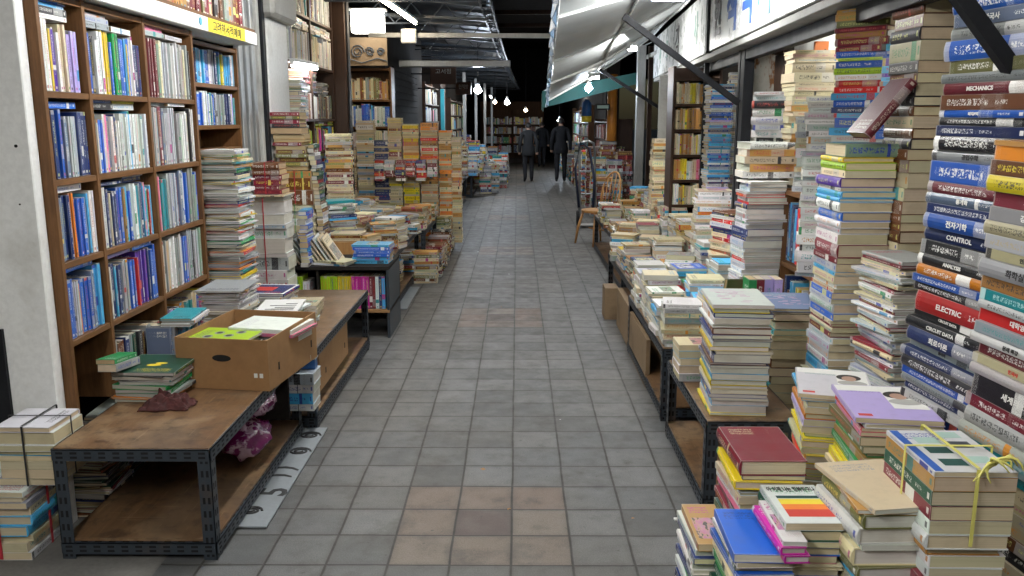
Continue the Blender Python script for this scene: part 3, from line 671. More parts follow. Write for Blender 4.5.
tube_lamp('tube lamp under the left roof above the nearest table', (-.6, 3.0, 2.82), (-.6, 4.2, 2.82), m='tube_b')
tube_lamp('unseen added tube lamp under the left roof above the second left table', (-.75, 5.0, 2.8), (-.75, 6.2, 2.8), m='tube_b')  # added lamp out of view, brightens the slim white pillar
tube_lamp('tube lamp under the awning behind the viewer', (.5, -.9, 2.5), (.5, .3, 2.5))
tube_lamp('short purple white tube lamp under the dark bookcase shelf on the left', (-1.95, 7.6, 2.11), (-1.95, 8.5, 2.13), m='tube')
tube_lamp('tube lamp on the ceiling inside the right shop', (2.1, 3.6, 2.38), (2.1, 4.8, 2.38), fix=True)
tube_lamp('tube lamp deeper in the right shop above the tan bookshelf', (2.2, 6.9, 2.38), (2.2, 8.1, 2.38))
tube_lamp('long tube lamp beside the beam under the left roof', (-1.40, 8.8, 2.84), (-1.25, 10.9, 2.80), r=.010, m='tube_w')
tube_lamp('far tube lamp in the bright left shops', (-1.6, 17.0, 2.5), (-1.6, 18.6, 2.5))
tube_lamp('tube lamp above the far right bookcase', (1.3, 16.2, 2.2), (1.3, 17.2, 2.2))
tube_lamp('added tube lamp far down the left side by the third grey post', (-.8, 25.5, 2.3), (-.8, 27, 2.3), m='tube_c')  # added lamp to lift the light on the far left stalls
tube_lamp('added tube lamp on the far right beyond the people', (1.6, 25, 2.3), (1.6, 26.5, 2.3), m='tube_c')  # added lamp to lift the light on the far right stalls
tube_lamp('tube lamp over the farthest left piles', (-.9, 20, 2.3), (-.9, 21.2, 2.3))
tube_lamp('small added tube lamp brightening the orange column', (1.15, 13.0, 2.12), (1.15, 13.6, 2.12))  # added fixture, put in to brighten the orange column
def bulb(lab, x, y, z, r, m='bulb', cord=3.0):
    p = thing('bulb_lamp', lab, 'lamp', (x, y, z), 0, 'lit lamps')
    pts = [(x, y, z-r+2*r*k/8) for k in range(9)]; rr = [max(.004, r*math.sin(math.pi*(k+.01)/8.02)) for k in range(9)]
    MB().tube(pts, rr, M[m], 14).build('bulb', p, True); MB().tube([(x, y, z+r), (x, y, cord)], .006, M['bmetal'], 5).build('cord', p)
    MB().tube([(x, y, z+r*.9), (x, y, z+r*2.2)], [r*.7, r*.4], M['white'], 10).build('socket', p, True)
    return p
bulb('large bright bulb hanging right of the brown signs on the left', -.72, 16.0, 2.17, .07)
bulb('second bright bulb further down the left roof', -.25, 21.5, 2.05, .065)
bulb('small bulb between the two bright bulbs on the left', -.6, 23.5, 2.1, .05, 'warmbulb')
bulb('bulb shining behind the head of the person in the black coat', 1.32, 27, 1.60, .06, cord=4)
bulb('pale bulb over the head of the left walking person', .30, 30, 1.95, .06, 'warmbulb', 4)
bulb('cluster bulb under the awning end by the teal valance', .95, 11.6, 2.05, .05, cord=2.5)

# ------------------------------------------------------------------ boxes, cloth, bags
def carton(lab, cx, cy, z, w, l, h, rz, mm='card', open_=True, t=.006, hole=True, grp=None):
    p = thing('cardboard_box', lab, 'box', (cx, cy, z), rz, grp)
    X = wmat(p); m = MB()
    m.box(-w/2, w/2, -l/2, -l/2+t, 0, h, M[mm], X); m.box(-w/2, w/2, l/2-t, l/2, 0, h, M[mm], X)
    m.box(-w/2, -w/2+t, -l/2+t+.0002, l/2-t-.0002, 0, h, M[mm], X); m.box(w/2-t, w/2, -l/2+t+.0002, l/2-t-.0002, 0, h, M[mm], X)
    m.box(-w/2+t+.0002, w/2-t-.0002, -l/2+t+.0002, l/2-t-.0002, .0, t, M[mm], X)
    if not open_: m.box(-w/2, w/2, -l/2, l/2, h+.0005, h+t, M[mm], X)
    m.build('carton', p)
    if hole:
        m = MB(); N = 16
        vs = [X @ Vector((math.cos(2*math.pi*k/N)*.045-.0, -l/2-.0012, h*.62+math.sin(2*math.pi*k/N)*.016)) for k in range(N)]
        m.add(vs, [tuple(range(N))], M['slot']); m.build('hand_hole', p)
        m = MB()
        for (x, zz) in ((-w*.36, h*.2), (w*.36, h*.26), (w*.42, h*.26)): m.box(x-.008, x+.008, -l/2-.002, -l/2-.0005, zz, zz+.02, M['inkw'], X)
        m.box(w/2+.0005, w/2+.002, -l*.32, -l*.30, h*.3, h*.45, M['slot'], X); m.box(w/2+.0005, w/2+.002, l*.36, l*.38, h*.3, h*.45, M['slot'], X); m.build('tape_mark', p)
    return p
carton('open brown cardboard box with oval hand hole standing on the nearest left table', -1.285, 3.96, .4515, .44, .58, .235, rad(-8))
carton('brown cardboard box pushed under the second left table', -1.3, 4.95, .152, .4, .8, .22, 0, hole=True)
carton('small brown carton on the paving in front of the third right table', .79, 7.05, .002, .11, .22, .26, 0, 'card2', False, hole=False, grp='cartons in front of the right tables')
carton('long flattened brown carton side hiding the legs of the second right table', .815, 5.50, .002, .025, .80, .30, 0, 'card2', False, hole=False, grp='cartons in front of the right tables')
carton('long brown carton side in front of the third right table', .835, 6.42, .002, .04, .7, .30, 0, 'card2', False, hole=False, grp='cartons in front of the right tables')
p = thing('wooden_crate', 'orange brown shallow wooden crate with books on the left, behind the coloured rack', 'crate', (-1.45, 7.25, .5))
for a in ((-1.70, -1.18, 7.02, 7.035, .502, .64), (-1.70, -1.18, 7.42, 7.435, .502, .64), (-1.70, -1.685, 7.04, 7.415, .502, .64), (-1.195, -1.18, 7.04, 7.415, .502, .64), (-1.68, -1.2, 7.04, 7.415, .502, .512)): bx('plank', p, a, M['lwood' if a[2] < 7.03 else 'wood'])
# cloth
p = MB(); N = 26; vs = []; fs = []
rr = random.Random(3)
from mathutils import noise as mnoise
N = 44
for i in range(N):
    for j in range(N):
        u, v = i/(N-1)*2-1, j/(N-1)*2-1; r = math.hypot(u, v)
        q_ = Vector((u*2.1, v*2.1, 3.3)); n1 = mnoise.noise(q_); n2 = mnoise.noise(q_*2.3+Vector((5, 1, 2)))
        edge = 1-min(1, max(0, (max(abs(u), abs(v))-.55)/.45))
        h = (.030+.045*abs(n1)+.03*abs(n2))*edge**.8*(1-.45*r*.7)+.004*abs(n2)
        k = .80+.25*mnoise.noise(Vector((math.atan2(v, u)*1.3, 7, 1)))
        vs.append((-1.485+u*.125*k+.012*n2, 3.44+v*.085*k+.010*n1, .4525+h))
for i in range(N-1):
    for j in range(N-1): fs.append((i*N+j, i*N+j+1, (i+1)*N+j+1, (i+1)*N+j))
cl = p.add(vs, fs, M['cloth']).build('cloth', smooth=True); tag(cl, 'crumpled maroon cloth lying on the nearest left table', 'cloth')
md = cl.modifiers.new('thick', 'SOLIDIFY'); md.thickness = .003
# bags under the table
for i, (x, y, z, s, lab) in enumerate(((-1.25, 3.72, .20, .10, 'lower magenta patterned plastic bag under the nearest left table'), (-1.24, 3.86, .33, .085, 'upper magenta patterned plastic bag under the nearest left table'))):
    m = MB(); N, K = 22, 12; vs = []
    for a in range(K+1):
        for b in range(N):
            t, f = math.pi*a/K, 2*math.pi*b/N; r = 1+.12*math.sin(3*f+5*t+i)+.07*math.sin(7*f-3*t)
            vs.append((x+s*1.0*r*math.sin(t)*math.cos(f), y+s*1.7*r*math.sin(t)*math.sin(f), z+s*.72*r*math.cos(t)))
    fs = [(a*N+b, a*N+(b+1) % N, (a+1)*N+(b+1) % N, (a+1)*N+b) for a in range(K) for b in range(N)]
    tag(m.add(vs, fs, M['purple']).build('plastic_bag', smooth=True), lab, 'bag', 'magenta bags')
p = thing('side_board', 'dark upright board under the far end of the nearest left table', 'board', (-1.25, 4.1, .1)); bx('board', p, (-1.42, -1.16, 4.12, 4.14, .145, .43), M['dark'])
p = thing('blue_tray', 'blue grey tray on a white and red striped bundle at the table gap', 'tray', (-1.15, 4.32, .3))
bx('tray', p, (-1.26, -1.06, 4.295, 4.345, .36, .41), M['blue']); bx('rim', p, (-1.265, -1.055, 4.288, 4.35, .412, .42), M['gmetal'])

# ------------------------------------------------------------------ people
def person(lab, x, y, h, coat, trous, stride, arm, turn=0., tilt=0):
    p = thing('person', lab, 'person', (x, y, 0), turn)
    s = h/1.7
    J = {'pel': (0, 0, .93), 'wai': (0, 0, 1.08), 'che': (0, .0, 1.28), 'nb': (0, .0, 1.42), 'nk': (0, .02, 1.49), 'hd': (0, .03, 1.58), 'top': (0, .02, 1.66)}
    Rd = {'pel': (.15, .11), 'wai': (.14, .105), 'che': (.17, .12), 'nb': (.10, .09), 'nk': (.055, .055), 'hd': (.078, .09), 'top': (.06, .07)}
    E = [('pel', 'wai'), ('wai', 'che'), ('che', 'nb'), ('nb', 'nk'), ('nk', 'hd'), ('hd', 'top')]
    for sd, k in ((-1, 'l'), (1, 'r')):
        st = stride*sd
        J[k+'hip'] = (.09*sd, 0, .88); J[k+'kn'] = (.10*sd, .05+st*.4, .49); J[k+'an'] = (.10*sd, st-.02, .09 if st >= 0 else .12); J[k+'to'] = (.11*sd, st+.13, .035)
        J[k+'sh'] = (.185*sd, 0, 1.38); J[k+'el'] = (.245*sd, -.03-st*arm, 1.11); J[k+'wr'] = (.25*sd, .04-st*arm*1.8, .87); J[k+'ha'] = (.245*sd, .07-st*arm*2, .78)
        for n, r in (('hip', (.10, .10)), ('kn', (.075, .075)), ('an', (.06, .055)), ('to', (.045, .035)), ('sh', (.075, .07)), ('el', (.06, .06)), ('wr', (.045, .045)), ('ha', (.028, .045))): Rd[k+n] = r
        E += [('pel', k+'hip'), (k+'hip', k+'kn'), (k+'kn', k+'an'), (k+'an', k+'to'), ('nb', k+'sh'), (k+'sh', k+'el'), (k+'el', k+'wr'), (k+'wr', k+'ha')]
    ks = list(J); me = bpy.data.meshes.new('body'); me.from_pydata([tuple(c*s for c in J[k]) for k in ks], [(ks.index(a), ks.index(b)) for a, b in E], [])
    o = bpy.data.objects.new('body', me); COL.objects.link(o)
    md = o.modifiers.new('skin', 'SKIN'); sv = me.skin_vertices[0].data
    for i, k in enumerate(ks): sv[i].radius = tuple(r*s for r in Rd[k]); sv[i].use_root = (k == 'pel')
    o.modifiers.new('sub', 'SUBSURF').levels = 2
    ev = bpy.data.meshes.new_from_object(o.evaluated_get(bpy.context.evaluated_depsgraph_get()))
    bpy.data.objects.remove(o)
    ev.materials.clear()
    for mm in (coat, trous, M['skin'], M['ink'], M['hair']): ev.materials.append(mm)
    for f in ev.polygons:
        c = f.center/s
        side = abs(c.x) > .19
        f.material_index = 0 if c.z > .84 else 1
        if c.z < .09: f.material_index = 3
        if c.z > 1.50: f.material_index = 2
        if side and c.z < .85: f.material_index = 2
    ev.shade_smooth()
    b = bpy.data.objects.new('body', ev); COL.objects.link(b); b.parent = p
    # coat hem, hair, ears, nose (heads turned away)
    X = wmat(p); m = MB(); N = 16; vs = []
    for z, rx, ry in ((1.05, .175, .13), (.92, .19, .145), (.78, .20, .15), (.76, .185, .135)):
        for k in range(N): a = 2*math.pi*k/N; vs.append(X @ Vector((rx*math.cos(a)*s, ry*math.sin(a)*s, z*s)))
    m.add(vs, [(i*N+k, i*N+(k+1) % N, (i+1)*N+(k+1) % N, (i+1)*N+k) for i in range(3) for k in range(N)], coat); m.build('coat_hem', p, True)
    m = MB(); vs = []; K = 8; N = 16
    for i in range(K+1):
        t = i/K*math.pi*.62
        for k in range(N):
            a = 2*math.pi*k/N; vs.append(X @ Vector(((.093*math.sin(t)*math.cos(a))*s, (.015+.108*math.sin(t)*math.sin(a))*s, (1.595+.105*math.cos(t))*s)))
    m.add(vs, [(i*N+k, i*N+(k+1) % N, (i+1)*N+(k+1) % N, (i+1)*N+k) for i in range(K) for k in range(N)], M['hair']); m.build('hair', p, True)
    m = MB()
    for sd in (-1, 1): m.box(.082*sd*s-.012, .082*sd*s+.012, -.005, .03, 1.55*s, 1.60*s, M['skin'], X)
    m.box(-.012, .012, .105*s, .13*s, 1.545*s, 1.58*s, M['skin'], X)
    m.build('ears_and_nose', p, bevel=.004)
    return p
person('person in charcoal jacket and dark trousers walking away, on the left of the alley', .30, 22.8, 1.56, M['coat2'], M['trous'], .10, .5, .05)
person('person in long black coat walking away, right of the one in charcoal', 1.16, 22.8, 1.68, M['coat'], M['trous'], .13, .4, -.05)
person('dim person in dark clothes further off between the two walkers', .86, 30, 1.55, M['coat'], M['trous'], .06, .5, .2)
# ------------------------------------------------------------------ books
C = dict(navy=(.02, .035, .12), blue=(.03, .11, .42), skyblue=(.14, .38, .62), white=(.72, .73, .72), cream=(.60, .54, .40), grey=(.30, .31, .31),
         black=(.022, .022, .026), maroon=(.14, .018, .03), red=(.45, .04, .04), orange=(.62, .24, .04), yellow=(.68, .56, .06), lime=(.36, .52, .06),
         green=(.05, .24, .10), darkgreen=(.02, .07, .05), teal=(.04, .25, .28), purple=(.10, .05, .30), lilac=(.42, .36, .62), pink=(.60, .20, .30),
         magenta=(.42, .04, .26), brown=(.13, .055, .028), tan=(.40, .24, .11), olive=(.16, .16, .08), silver=(.42, .44, .47), mint=(.38, .52, .43), palegreen=(.25, .34, .27), steel=(.16, .20, .28))
NM = dict(skyblue='sky blue', darkgreen='dark green', palegreen='pale green', steel='slate blue')
def P(s):
    out = []
    for w in s.split():
        n, _, k = w.partition('*'); out += [n]*int(k or 1)
    return out
PAL = dict(
    tech=P('navy*4 blue*3 black*4 maroon steel*3 silver*2 skyblue white red purple grey teal'),
    near=P('white*2 navy*3 blue*2 black brown red yellow cream*3 darkgreen green lilac grey orange maroon pink'),
    shelf=P('white*9 silver*2 cream*2 grey*2 blue*4 skyblue*4 navy*3 pink*2 yellow green teal black*2 lilac red purple tan steel'),
    shelfblue=P('blue*6 navy*4 white*5 skyblue*3 purple*2 silver*2 grey lilac orange red steel*2'), shelfpale=P('white*6 cream*3 silver*3 grey*3 palegreen*2 pink teal maroon black blue steel'),
    mag=P('white*4 silver*2 grey*2 cream*2 red yellow green navy teal tan orange'),
    pale=P('white*4 cream*4 silver*2 grey skyblue'), old=P('cream*5 tan*3 brown*2 maroon olive grey'),
    darkold=P('brown*3 maroon*3 black*2 tan cream olive grey'), bright=P('skyblue*3 white*2 blue*3 yellow lime purple red navy'),
    maroon=P('maroon*4 brown*2 tan black silver'), mix=P('white*3 cream*3 grey*2 navy maroon red green skyblue tan brown black teal yellow'),
    rainbow=P('lime*4 yellow*3 magenta*5 maroon navy skyblue'), yel=P('yellow*3 orange*2 cream tan'), dk=P('black*2 navy brown maroon darkgreen grey white'),
    cool=P('skyblue*3 white*3 blue*2 navy silver lilac'))
OW = 'nearest second third fourth fifth sixth seventh eighth ninth tenth eleventh twelfth thirteenth fourteenth'.split()
BOOKS = []
def lum(c): return .2*c[0]+.7*c[1]+.1*c[2]
def jit(c, a=.24):
    g = lum(c); c = tuple(g+(x-g)*1.35 for x in c); k = 1+R.uniform(-a, a); return tuple(max(.01, min(.85, x*k*(1+R.uniform(-.06, .06)))) for x in c)
def accent(n):
    c = C[n]
    if lum(c) < .2: return R.choice([(.72, .72, .68)]*4+[(.7, .55, .12), (.6, .62, .2), (.5, .1, .08)])
    return R.choice([(.03, .03, .035)]*3+[(.03, .06, .38), (.45, .03, .04), (.03, .26, .10), (.04, .25, .50), (.40, .03, .22), (.03, .30, .32), (.55, .22, .02)])
PC = dict(white=(.62, .61, .56), cream=(.56, .50, .38), old=(.44, .35, .23), grey=(.47, .46, .43), mix=None)
DIM = {}
def add(mtx, L, W, T, cn, ph, n, order, pg='mix', label=None, title=None, hard=None, acc=None, grp=None, tsz=None, tfit=None):
    pc = PC[pg] or R.choice([PC['white'], PC['cream'], PC['cream'], PC['old'], PC['grey']])
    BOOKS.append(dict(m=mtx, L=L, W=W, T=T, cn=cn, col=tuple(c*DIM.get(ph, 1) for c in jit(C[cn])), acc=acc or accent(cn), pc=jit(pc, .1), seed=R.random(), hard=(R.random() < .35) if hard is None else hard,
                      ph=ph, n=n, order=order, label=label, title=title, grp=grp or ('books in the '+ph), tfit=tfit))
def stack(x, y, z0, z1, W, L, rot, pal, ph, t=(.014, .036), jx=.009, ja=3.5, lean=(0, 0), tilt=0, pg='mix', flip=0., vary=.06, top=None, titles=None, grp=None, tiltrange=None, order=None):
    """a pile lying flat; spine faces -x at rot=0.  top: list of overrides for the uppermost books, first = topmost"""
    n_est = []; z = z0
    cols = PAL[pal] if isinstance(pal, str) else pal
    while z < z1-.006:
        T = R.uniform(*t)
        if R.random() < .12: T *= 1.5
        n_est.append(min(T, max(.010, z1-z))); z += n_est[-1]
    tops = top or []
    z = z0; N = len(n_est)
    for i, T in enumerate(n_est):
        k = N-1-i; ov = tops[k] if k < len(tops) else {}
        w = ov.get('W', W*(1+R.uniform(-vary, vary))); l = ov.get('L', L*(1+R.uniform(-vary, vary)*.8)); T = ov.get('T', T-.0006)
        f = 180 if R.random() < flip else 0
        tl = tilt if tiltrange is None else tiltrange[0]+(tiltrange[1]-tiltrange[0])*(z-z0)/(z1-z0+1e-6)
        a = rad(rot+f+ov.get('rot', R.uniform(-ja, ja)))
        hh = (z-z0)
        X = Matrix.Translation((x+lean[0]*hh+R.uniform(-jx, jx), y+lean[1]*hh+R.uniform(-jx, jx), z)) @ Matrix.Rotation(a, 4, 'Z') @ Matrix.Rotation(rad(tl)*(-1 if f else 1), 4, 'X') @ Matrix.Translation((-w/2, 0, 0))
        cn = ov.get('c', R.choice(cols))
        add(X, l, w, T, cn, ph, k+1, 'top', pg=ov.get('pg', pg), label=ov.get('label'), title=(titles or {}).get(k) or ov.get('title'), hard=ov.get('hard'), acc=ov.get('acc'), grp=grp)
        z = z+T+.0008
    return z
def row(face, x, y, z0, length, Lr, W, pal, ph, t=(.012, .034), gap=.0, lean=1.5, pg='mix', tops=True, ztop=None, grp=None, recess=.01, cnames=None, titles=None):
    """upright books from the left end (x,y) running left to right as seen from the aisle"""
    Xd = {'E': (-1, 0, 0), 'W': (1, 0, 0), 'S': (0, 1, 0)}[face]; Xd = Vector(Xd); Y = Vector((0, 0, 1)); Z = Xd.cross(Y)
    s = .004; n = 0; cols = PAL[pal] if isinstance(pal, str) else pal; run = None; mx = 0
    while True:
        T = R.uniform(*t)
        if cnames and n >= len(cnames): break
        if s+T > length-.004: break
        if run and R.random() < .45: cn, L = run
        else: cn = R.choice(cols); L = R.uniform(*Lr); run = (cn, L)
        if cnames: cn = cnames[n]; L = Lr[0]+(Lr[1]-Lr[0])*.5
        n += 1; rc = recess+R.uniform(0, .018)
        o = Vector((x, y, z0+L/2+.002))+Z*s+Xd*rc
        a = rad(R.uniform(-lean, lean)*.4)
        m = Matrix(((Xd.x, Y.x, Z.x, o.x), (Xd.y, Y.y, Z.y, o.y), (Xd.z, Y.z, Z.z, o.z), (0, 0, 0, 1))) @ Matrix.Rotation(a, 4, 'X')
        add(m, L, W*R.uniform(.9, 1.), T, cn, ph, n, 'left', pg=pg, grp=grp, title=(titles or {}).get(n)); s += T+.0012+(R.uniform(0, .003) if R.random() < .2 else 0); mx = max(mx, L)
    if tops and ztop:
        s2 = .01; k = 0; zb = z0+Lr[1]+.004
        rot = {'E': 180, 'W': 0, 'S': 90}[face]
        while s2 < length-.2:
            l = R.uniform(.2, .25); 
            if s2+l > length-.005: break
            if R.random() < .97:
                z = zb; 
                while z < ztop-.002:
                    T = R.uniform(.012, .028)
                    if z+T > ztop+.012: break
                    c0 = Vector((x, y, z))+Z*(s2+l/2)+Xd*(W*.45+.01+R.uniform(0, .02)); k += 1
                    X = Matrix.Translation(c0) @ Matrix.Rotation(rad(rot+R.uniform(-2, 2)), 4, 'Z') @ Matrix.Translation((-W*.45, 0, 0))
                    add(X, l, W*.9, T, R.choice(cols), 'books laid flat on '+ph, k, 'bottom', pg=pg, grp=grp)
                    z += T+.001
                    if R.random() < .12: break
            s2 += l+.012

# left big bookcase (3 bays x 5 shelves)
rows_ = [('top', 1.755, 2.10), ('second', 1.415, 1.73), ('third', 1.085, 1.39), ('fourth', .765, 1.06)]
bays = [('left bay', 3.332, .324), ('middle bay', 3.684, .552), ('right bay', 4.264, .59)]
pp_ = {(0, 0): 'shelf', (0, 1): 'shelf', (0, 2): 'shelfpale', (1, 0): 'shelfblue', (1, 1): 'shelf', (1, 2): 'shelfpale', (2, 0): 'shelfblue', (2, 1): 'shelf', (2, 2): 'shelfpale', (3, 0): 'shelfblue', (3, 1): 'shelfblue', (3, 2): 'shelfpale'}
for i, (rn, z0, zt) in enumerate(rows_):
    for j, (bn, y0, ln) in enumerate(bays):
        row('E', -1.8, y0, z0, ln, (.225, .272) if j < 2 else (.255, .295), .18, pp_[i, j], f'{rn} shelf, {bn}, left bookcase', ztop=zt, grp='books on the big left bookcase', t=(.009, .025))
row('E', -1.8, 3.684, .43, .552, (.2, .25), .18, 'dk', 'bottom shelf, middle bay, left bookcase', tops=False, grp='books on the big left bookcase')
row('E', -1.8, 4.264, .43, .59, (.2, .27), .18, 'shelf', 'bottom shelf, right bay, left bookcase', tops=False, grp='books on the big left bookcase')
for i, (z, pal) in enumerate(((2.236, 'darkold'),)): row('E', -1.79, 3.35, z, 2.5, (.26, .3), .2, pal, 'row above the white left lintel', tops=False, grp='old volumes above the left lintel', t=(.03, .055))
for z0, sn in ((1.87, 'top'), (1.61, 'second'), (1.18, 'fourth'), (.9, 'fifth')): row('E', -1.95, 4.98, z0, 1.1, (.18, .215), .16, 'shelf' if z0 > 1.5 else 'shelfpale', sn+' shelf, narrow bookcase below the yellow sign', tops=False, grp='books on the narrow left bookcase')
for y0 in (7.48, 8.47):
    for z0, zt, pal in ((2.6, 2.9, 'shelfpale'), (2.16, 2.55, 'pale'), (1.65, 2.1, 'dk'), (1.33, 1.62, 'rainbow'), (1.0, 1.3, 'bright')):
        row('E', -1.98, y0, z0, .95, (.24, .30) if z0 > 2 else (.2, .25), .2, pal, f'shelf {1+[2.6, 2.16, 1.65, 1.33, 1.0].index(z0)} down, {"near" if y0 < 8 else "far"} bay, dark tube lit bookcase', tops=(z0 < 2.5), ztop=zt, grp='books on the dark left bookcase')
for z0, pal in ((1.9, 'tan'), (1.55, 'teal'), (1.2, 'pale'), (.8, 'old')):
    row('S', -2.22, 11.48, z0, .54, (.22, .3), .2, PAL['cool' if pal == 'teal' else 'old' if pal == 'tan' else pal], {1.9: 'upper', 1.55: 'second', 1.2: 'third', .8: 'lowest'}[z0]+' shelf, bookcase under the lamp box', tops=False, grp='books under the lamp box')
for z0 in (.62, .90, 1.12, 1.34, 1.56, 1.78): row('S', 1.385, 7.58, z0, .375, (.16, .185), .15, P('cream*4 tan*3 white pink yellow'), OW[int((1.79-z0)/.2)].replace('nearest', 'top')+' shelf, tan bookshelf inside the right shop', tops=False, grp='books on the tan shelf', t=(.01, .022))
row('W', 1.51, 4.785, .865, .49, (.24, .33), .18, P('navy*3 blue*2 red white skyblue silver'), 'small wooden bookcase in the right shop', tops=False, grp='books in the small right bookcase')
row('W', 1.51, 4.785, .455, .49, (.24, .33), .18, 'mix', 'lower shelf of the small right bookcase', tops=False, grp='books in the small right bookcase')
for y0 in (16.64, 18.02):
    for z0 in (.9, 1.25, 1.6, 1.95): row('E', -1.75, y0, z0, 1.3, (.22, .29), .2, 'shelfpale', 'far left lit bookcase', t=(.02, .05), tops=False)
for y0 in (21.04, 23.02, 25.02):
    for z0 in (.7, 1.05, 1.4, 1.75): row('E', -1.6, y0, z0, 1.9, (.2, .3), .2, 'mix', 'far left bookcase', t=(.03, .06), tops=False)
for y0 in (17.38, 19.46):
    for z0 in (.55, .9, 1.25): row('W', 1.76, y0, z0, 1.9, (.2, .3), .2, 'maroon', 'far right bookcase', t=(.03, .06), tops=False)
for x0 in (-1.26, -.13):
    for z0 in (.4, .75, 1.1, 1.45): row('S', x0, 32.48, z0, 1.08, (.2, .3), .2, 'mix', 'far centre bookcase', t=(.03, .06), tops=False)
for y0 in (25.68, 28.96):
    for z0 in (.5, .85, 1.2, 1.55): row('W', 1.86, y0, z0, 3.1, (.2, .3), .2, 'mix', 'far right bookcase beyond the people', t=(.04, .08), tops=False)
for k in range(18): stack(1.55+.18*(k % 2), 20+k*.55, .003, R.uniform(.4, 1.1), .18, .26, 90, R.choice(('mix', 'pale', 'maroon')), 'piles along the far right side', (.035, .06), ja=10)
# low rack rows
row('S', -2.06, 6.33, .222, .5, (.2, .26), .2, P('lime teal green grey white navy'), 'left half of the low dark rack', tops=False, grp='books in the low dark rack', t=(.02, .035))
row('S', -1.50, 6.33, .222, .50, (.25, .255), .2, P('lime'), 'low dark rack beside the paving', tops=False, grp='books in the low dark rack', t=(.022, .026), lean=.5, cnames=P('lime*5 yellow*4 magenta*5 maroon*2 white navy skyblue'))

# --- left piles
RB = 'pile'
stack(-1.60, 3.62, .452, .60, .25, .27, 176, 'mag', 'pile under the green magazine by the left bookcase', (.008, .02), ja=6, pg='grey', top=[dict(c='darkgreen', W=.27, L=.29, T=.014, label='dark green magazine with yellow picture on a pile below the left bookcase', acc=(.55, .45, .05)), dict(c='black', T=.006)])
stack(-1.71, 3.50, .602, .655, .08, .2, 176, P('lime palegreen green grey'), 'slanting lime books at the bookcase foot', (.02, .03), tilt=6)
row('E', -1.655, 3.98, .452, .26, (.17, .21), .12, P('pink*2 navy steel skyblue grey'), 'short upright row at the bookcase foot', tops=False)
stack(-1.66, 4.12, .66, .70, .15, .24, 180, 'mag', 'flat books on the short upright row', (.01, .02))
stack(-1.60, 4.62, .442, .74, .21, .30, 180, P('white*4 silver grey cream'), 'grey white magazine pile behind the carton', (.008, .018), ja=7, pg='grey', top=[dict(c='grey', L=.34, W=.25, label='grey picture magazine crowning the white pile behind the cardboard box'), dict(c='tan', rot=12)])
stack(-1.38, 4.85, .442, .58, .22, .30, 180, 'pale', 'white book pile in the middle of the second left table', (.012, .03), ja=9, pg='white', top=[dict(c='white', W=.24, L=.33, label='white book with black lettering on the front of the second left table', acc=(.03, .03, .03)), dict(c='white', rot=-10)])
stack(-1.55, 5.25, .442, .60, .22, .30, 176, 'pale', 'white pile at the rear of the second left table', (.012, .03), ja=9, pg='white', top=[dict(c='navy', W=.26, L=.30, acc=(.6, .1, .1), label='white bordered navy and red picture book on the second left table'), dict(c='white')])
stack(-1.32, 5.15, .442, .54, .2, .26, 186, 'pale', 'low white pile on the second left table', (.012, .03), ja=9, pg='white')
# in the carton
stack(-1.37, 3.86, .46, .675, .20, .27, 82, 'mag', 'left pile inside the open carton', (.012, .03), pg='white', ja=1, top=[dict(c='lime', W=.24, L=.30, T=.012, acc=(.12, .14, .12), label='lime green comic cover lying in the open cardboard box')])
stack(-1.20, 4.05, .46, .69, .22, .28, 78, 'pale', 'right pile inside the open carton', (.012, .03), pg='white', ja=1, top=[dict(c='white', W=.25, L=.33, T=.02, acc=(.6, .6, .62), label='blank white book topmost in the open cardboard box'), dict(c='pink', W=.26, L=.34, T=.014)])
stack(-1.16, 4.31, .15, .355, .16, .20, 90, 'pale', 'striped bundle below the blue tray', (.02, .05), pg='white', ja=1)
stack(-1.60, 3.9, .145, .33, .2, .28, 180, P('magenta darkgreen navy lilac'), 'low pile below the nearest left table', (.02, .03), ja=5)
# floor bundles at the left
stack(-1.955, 3.09, .005, .27, .22, .25, 180, 'pale', 'red ribboned bundle at the bottom left corner', (.02, .045), ja=3, pg='cream', top=[dict(c='white', T=.02, acc=(.5, .1, .1), label='white magazine under the red ribbon at the bottom left corner')])
stack(-1.80, 3.44, .005, .34, .16, .24, 180, 'dk', 'dark magazine pile behind the nearest table leg', (.008, .016), ja=8)
stack(-1.845, 3.115, .285, .52, .22, .22, -90, 'pale', 'cord tied bundle beside the table against the pillar', (.02, .04), ja=2, pg='cream', top=[dict(c='white'), dict(c='white')])
stack(-1.83, 3.70, .005, .36, .18, .27, 180, 'dk', 'dark magazine pile under the big left bookcase', (.008, .016), ja=8)
stack(-1.85, 3.97, .005, .30, .18, .27, 180, 'mag', 'second magazine pile under the big left bookcase', (.008, .016), ja=8)
stack(-1.85, 4.3, .005, .36, .18, .27, 180, 'dk', 'third magazine pile under the big left bookcase', (.008, .016), ja=8)
# behind the second table
stack(-1.73, 5.10, .442, 1.46, .20, .27, 178, 'mag', 'tall magazine pile at the end of the big bookcase', (.007, .017), ja=7, jx=.01, pg='grey')
stack(-1.84, 5.45, .442, 1.20, .18, .27, 178, P('green olive white cream red navy tan'), 'mixed tall pile behind the magazine pile', (.01, .025), ja=6, jx=.01)
Z1 = stack(-1.79, 6.12, .442, 1.12, .22, .28, 90, P('white*5 silver cream'), 'white bundle pile beside the ribbed shutter', (.03, .075), ja=1.5, pg='white', flip=.5, top=[dict(c='cream', W=.3, L=.3), dict(c='cream')])
stack(-1.78, 6.15, Z1+.002, Z1+.22, .2, .2, 90, P('maroon*3 brown'), 'red tied maroon set on the white bundle pile', (.03, .045), ja=1, flip=0, pg='old')
stack(-1.60, 6.40, .556, .98, .06, .2, 180, P('blue*2 white skyblue'), 'slim blue pile beside the white bundles', (.02, .03))
